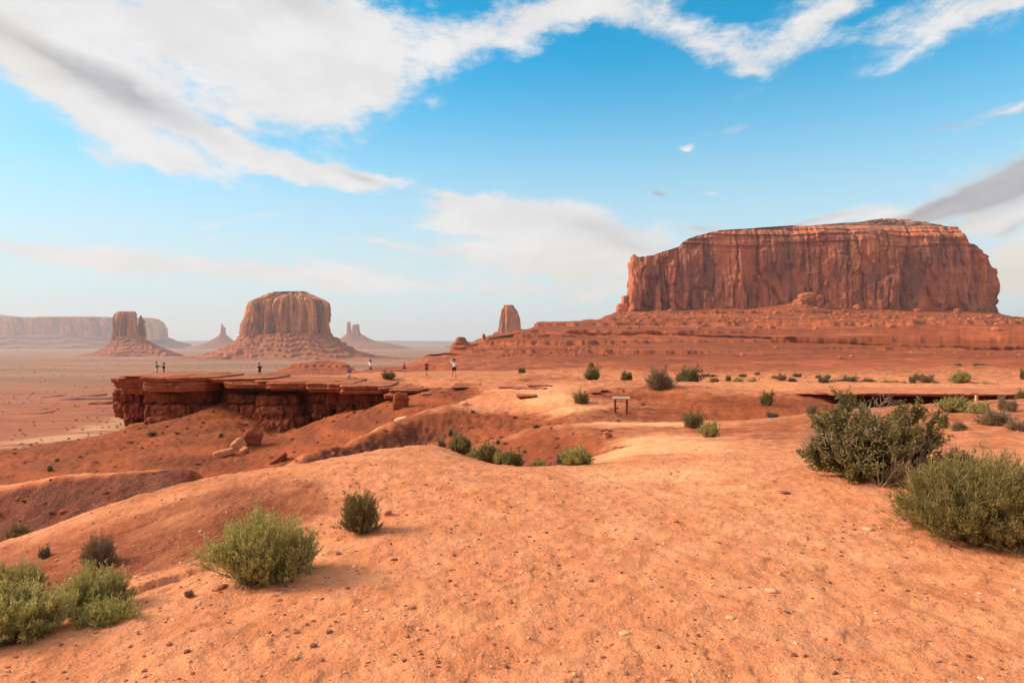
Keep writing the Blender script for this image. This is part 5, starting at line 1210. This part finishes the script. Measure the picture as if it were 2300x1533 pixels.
person(958, 842.5, 79.0, 34, 'person in maroon shirt and white cap walking across the plateau', 1.3, (0.22, 0.012, 0.022), (0.05, 0.03, 0.022), (.03, .03, .03), (0.5, 0.45, 0.4), ('down', 'down'), .55, hat=WHT)
person(1020, 852, 67.0, 41, 'person in white shirt and black shorts holding a tan hat', 1.8, WHT, BLK, (.06, .04, .03), DKH, ('down', 'head'), .8, hat=(0.42, 0.25, 0.16), fat=1.08)
# backpack
bp = place(344.5, 841.5, 83.5); pack = empty('backpack', bp, 'grey-blue backpack set down beside the green shirt', 'backpack')
M_pack = plain_mat('pack_cloth', (0.17, 0.22, 0.33), .8, .15, 12); M_pack2 = plain_mat('pack_trim', (0.30, 0.35, 0.45), .8, .1, 12)
v, f = rock_verts((.22, .15, .27), 5.0, 3.0, 4, .02); v[:, 2] += .27
part('pack_body', v + bp, f, M_pack, pack)
v, f = rock_verts((.16, .06, .11), 6.0, 3.0, 3, .02); part('pocket', v + bp + [0, -.16, .17], f, M_pack2, pack)
v, f = rock_verts((.20, .14, .06), 7.0, 3.0, 3, .02); part('pack_lid', v + bp + [0, 0, .53], f, M_pack2, pack)
# ---------------------------------------------------------------- camera, sun, sky
cam = bpy.data.cameras.new('camera'); co = bpy.data.objects.new('camera', cam); COL.objects.link(co)
cam.sensor_width = 36.0; cam.lens = 36.0 * F / 2300.0; cam.clip_end = 60000.0; cam.clip_start = 0.05
co.location = (0, 0, EYE); co.rotation_euler = (math.radians(90), 0, 0)
scene.camera = co
SKY_HUE, SKY_SAT, SKY_VAL = 0.471, 1.6, 0.88
SKY_LOW = (2.72, 3.08, 3.12)
CL_WHITE, CL_GREY, CL_WARM = (3.5, 3.45, 3.42), (1.72, 1.66, 1.74), (3.2, 2.95, 2.45)
SUN_EL, SUN_AZ = math.radians(31), math.radians(-84)     # azimuth from the view direction, negative = left
sd_ = Vector((math.cos(SUN_EL) * math.sin(SUN_AZ), math.cos(SUN_EL) * math.cos(SUN_AZ), math.sin(SUN_EL)))
sl = bpy.data.lights.new('sun', 'SUN'); sl.energy = 2.7; sl.angle = math.radians(24.0); sl.color = (1.0, 0.84, 0.63)
so = bpy.data.objects.new('sun', sl); COL.objects.link(so); so.rotation_euler = sd_.to_track_quat('Z', 'Y').to_euler()

w = bpy.data.worlds.new('World'); scene.world = w; w.use_nodes = True
t = w.node_tree; t.nodes.clear(); s = NT(t)
out = s.n('ShaderNodeOutputWorld'); bg = s.n('ShaderNodeBackground'); s.l(bg.outputs[0], out.inputs[0]); bg.inputs[1].default_value = 0.112
sky = s.n('ShaderNodeTexSky'); sky.sky_type = 'NISHITA'; sky.sun_disc = False
sky.sun_elevation = SUN_EL; sky.sun_rotation = SUN_AZ; sky.altitude = 1600; sky.air_density = 1.0; sky.dust_density = 1.0; sky.ozone_density = 1.2

# clouds by direction: azimuth / elevation in degrees, lengths as seen from the viewpoint
d = s.n('ShaderNodeTexCoord').outputs['Generated']
sep = s.n('ShaderNodeSeparateXYZ'); s.l(d, sep.inputs[0]); dx, dy, dz = sep.outputs
dzc = s.math('MAXIMUM', dz, 0.0)
az = s.math('MULTIPLY', s.math('ARCTAN2', dx, dy), 180 / math.pi)
el = s.math('MULTIPLY', s.math('ARCSINE', dz), 180 / math.pi)
# cloud-deck plane: streets run along the view direction, so they fan out from the horizon
inv = s.math('DIVIDE', 1.0, s.math('ADD', dzc, 0.055))
cmb = s.n('ShaderNodeCombineXYZ'); s.l(s.math('MULTIPLY', dx, inv), cmb.inputs[0]); s.l(s.math('MULTIPLY', dy, inv), cmb.inputs[1])
deck = cmb.outputs[0]
wisp = s.noise(s.scale(deck, (3.0, 0.55, 1)), 1.0, 10, 0.66, dist=0.25)
puff = s.noise(s.scale(d, (1.0, 1.0, 2.4)), 8.0, 10, 0.64)
fine_ = s.noise(s.scale(d, (1.0, 1.0, 2.4)), 26.0, 6, 0.65)
wa = s.math('MULTIPLY', s.math('SUBTRACT', s.noise(s.scale(d, (1, 1, 1.8)), 5.0, 6, 0.6), 0.5), 5.5)
wb = s.math('MULTIPLY', s.math('SUBTRACT', s.noise(s.scale(s.vmath('ADD', d, (3.1, 1.7, 0.4)), (1, 1, 1.8)), 5.0, 6, 0.6), 0.5), 3.8)
azw = s.math('ADD', az, wa); elw = s.math('ADD', el, wb)
wc_ = s.n('ShaderNodeCombineXYZ'); s.l(azw, wc_.inputs[0]); s.l(elw, wc_.inputs[1]); warped = wc_.outputs[0]
def blobs(lst):
    tot = None
    for (px, py, la, lb, ang, amp) in lst:
        u, v = (px - CX) / F, (CY - py) / F
        a0 = math.degrees(math.atan(u)); e0 = math.degrees(math.atan(v / math.sqrt(1 + u * u)))
        k = math.degrees(1 / F) * math.cos(math.radians(a0)) * 2.1
        mp = s.n('ShaderNodeMapping', vector_type='TEXTURE'); s.l(warped, mp.inputs[0])
        mp.inputs['Location'].default_value = (a0, e0, 0); mp.inputs['Rotation'].default_value = (0, 0, -math.radians(ang)); mp.inputs['Scale'].default_value = (la * k, lb * k, 1)
        gt = s.n('ShaderNodeTexGradient', gradient_type='QUADRATIC_SPHERE'); s.l(mp.outputs[0], gt.inputs[0])
        tot = s.math('MULTIPLY', gt.outputs[1], amp * 1.6) if tot is None else s.math('MULTIPLY_ADD', gt.outputs[1], amp * 1.6, tot)
    return tot
# (picture x, y, half length, half width, tilt clockwise, amount)
cloud = blobs([(470,40,330,110,8,1.0),(640,130,230,110,10,1.0),(760,190,110,50,-6,.75),(640,235,120,36,18,.55),(90,60,200,70,10,.7),(170,165,270,60,20,1.05),(330,215,150,34,22,.55),(60,20,160,50,0,.5),
   (250,262,150,16,18,.62),(330,330,170,26,17,.85),(470,300,120,20,22,.6),(620,350,150,26,20,.72),(700,395,190,24,8,.8),(840,405,100,12,8,.6),(560,270,90,14,20,.4),(230,345,80,22,16,.55),
   (880,60,150,80,-10,.36),(1000,110,150,50,-30,.34),(1080,70,70,34,-40,.35),(1200,60,90,40,-30,.42),(1300,15,200,46,-10,.66),(1440,34,120,44,10,.42),(1560,85,110,34,16,.42),(1650,112,80,26,14,.42),(1715,150,40,18,30,.30),(1790,75,130,50,-26,.50),(1890,40,130,50,-24,.42),(2010,60,120,30,-26,.34),(2140,30,110,40,-26,.52),(2260,10,90,34,-20,.45),(2090,90,140,20,-22,.25),
   (1680,272,80,14,-14,.34),(1552,335,16,9,-14,.5),(2120,292,90,18,-14,.5),(2260,242,60,10,-14,.24),(1490,441,30,6,0,.34),(1610,437,20,5,0,.3),
   (1120,480,150,34,-4,1.1),(1240,520,200,50,8,1.0),(1360,560,200,40,8,.85),(1070,445,80,14,-2,.5),(1010,445,40,8,0,.4),(1250,600,220,28,4,.8),(1010,560,130,14,4,.65),(870,556,80,9,4,.4),(900,585,120,7,3,.36),(1580,505,70,14,2,.5),(1780,492,130,12,-6,.42),(680,575,80,7,12,.5),
   (2250,412,170,56,-24,1.0),(2090,470,190,22,-14,.75),(2270,490,120,30,-16,.7),(2290,580,90,60,-8,1.0),(1900,485,140,16,-6,.5),(2260,640,70,20,-4,.5),
   (300,504,130,4,-1,.5),(480,503,60,6,-6,.42),(570,488,50,7,-8,.42),(270,518,70,3,0,.36),(420,530,90,6,0,.34),(90,522,60,3,0,.3),(760,546,30,5,0,.3),
   (240,590,420,28,2,.62),(640,610,320,28,2,.55),(60,560,200,12,8,.4),(1180,640,260,16,2,.42),(1330,655,120,14,-6,.5),(90,690,160,8,0,.4),(1500,600,200,24,0,.42),(900,640,260,14,2,.3)])
dens = s.math('ADD', cloud, s.math('MULTIPLY', s.math('SUBTRACT', puff, 0.5), 1.25))
dens = s.math('ADD', dens, s.math('MULTIPLY', s.math('SUBTRACT', wisp, 0.5), 1.5))
dens = s.math('ADD', dens, s.math('MULTIPLY', s.math('SUBTRACT', fine_, 0.5), 1.25))
gate = s.ramp(cloud, 0.03, 0.22)
cov = s.math('MULTIPLY', s.ramp(dens, 0.14, 0.98, 0.0, 0.97), gate)
dark = blobs([(130,135,260,30,18,.62),(300,200,140,20,20,.4),(660,20,140,30,10,.3),(2250,415,180,48,-22,1.3),(2120,460,120,20,-16,.8),(2110,295,90,20,-14,.9),(1330,520,120,26,8,.32),(1420,560,120,24,4,.3),(1580,505,70,14,2,.6),(1680,270,80,14,-16,.4),(800,400,70,10,14,.4),(1490,441,40,9,0,.8),(1780,494,120,9,-6,.5),(2270,520,90,12,-16,.5),(920,575,100,9,6,.5)])
warm = blobs([(2250,620,200,90,0,1.0),(1300,620,260,60,0,.5),(100,650,500,80,0,.5),(0,130,120,90,0,.5)])
skc = sky.outputs[0]
hs = s.n('ShaderNodeHueSaturation'); hs.inputs['Hue'].default_value = SKY_HUE; hs.inputs['Saturation'].default_value = SKY_SAT; hs.inputs['Value'].default_value = SKY_VAL; s.l(skc, hs.inputs['Color'])
skc = hs.outputs[0]
cw = s.mix(s.math('MULTIPLY', s.math('ADD', dark, s.math('MULTIPLY', s.math('SUBTRACT', wisp, 0.60), 0.35)), 1.0, clamp=True), CL_WHITE, CL_GREY)
cw = s.mix(s.ramp(s.math('ADD', s.math('MULTIPLY', puff, .6), s.math('MULTIPLY', wisp, .4)), 0.40, 0.62, 0.42, 0.0), cw, (2.6, 2.55, 2.62))
cw = s.mix(s.math('MULTIPLY', warm, 0.6, clamp=True), cw, CL_WARM)
# pale haze band low in the sky; unseen cloud cover added overhead and behind the viewpoint to neutralise blue ambient light
skc = s.mix(s.math('MAXIMUM', s.ramp(el, 1.0, 25.0, 0.95, 0.0), s.ramp(az, -14.0, -45.0, 0.0, 0.55)), skc, SKY_LOW)
over = s.math('MAXIMUM', s.ramp(el, 33.0, 52.0), s.ramp(s.math('ABSOLUTE', az), 70.0, 105.0))
over = s.math('MULTIPLY', over, s.ramp(s.math('ADD', puff, s.math('MULTIPLY', wisp, .5)), 0.45, 0.75, 0.45, 0.95))
cov = s.math('MAXIMUM', cov, over)
fin = s.mix(cov, skc, cw)
s.l(fin, bg.inputs[0])

scene.view_settings.view_transform = 'Standard'; scene.view_settings.look = 'None'; scene.view_settings.exposure = 1.20; scene.view_settings.gamma = 1.0
w.cycles.sampling_method = 'MANUAL'; w.cycles.sample_map_resolution = 256
scene.cycles.use_denoising = True
scene.cycles.max_bounces = 4; scene.cycles.diffuse_bounces = 2; scene.cycles.volume_bounces = 0; scene.cycles.transmission_bounces = 2; scene.cycles.transparent_max_bounces = 8
scene.render.film_transparent = False
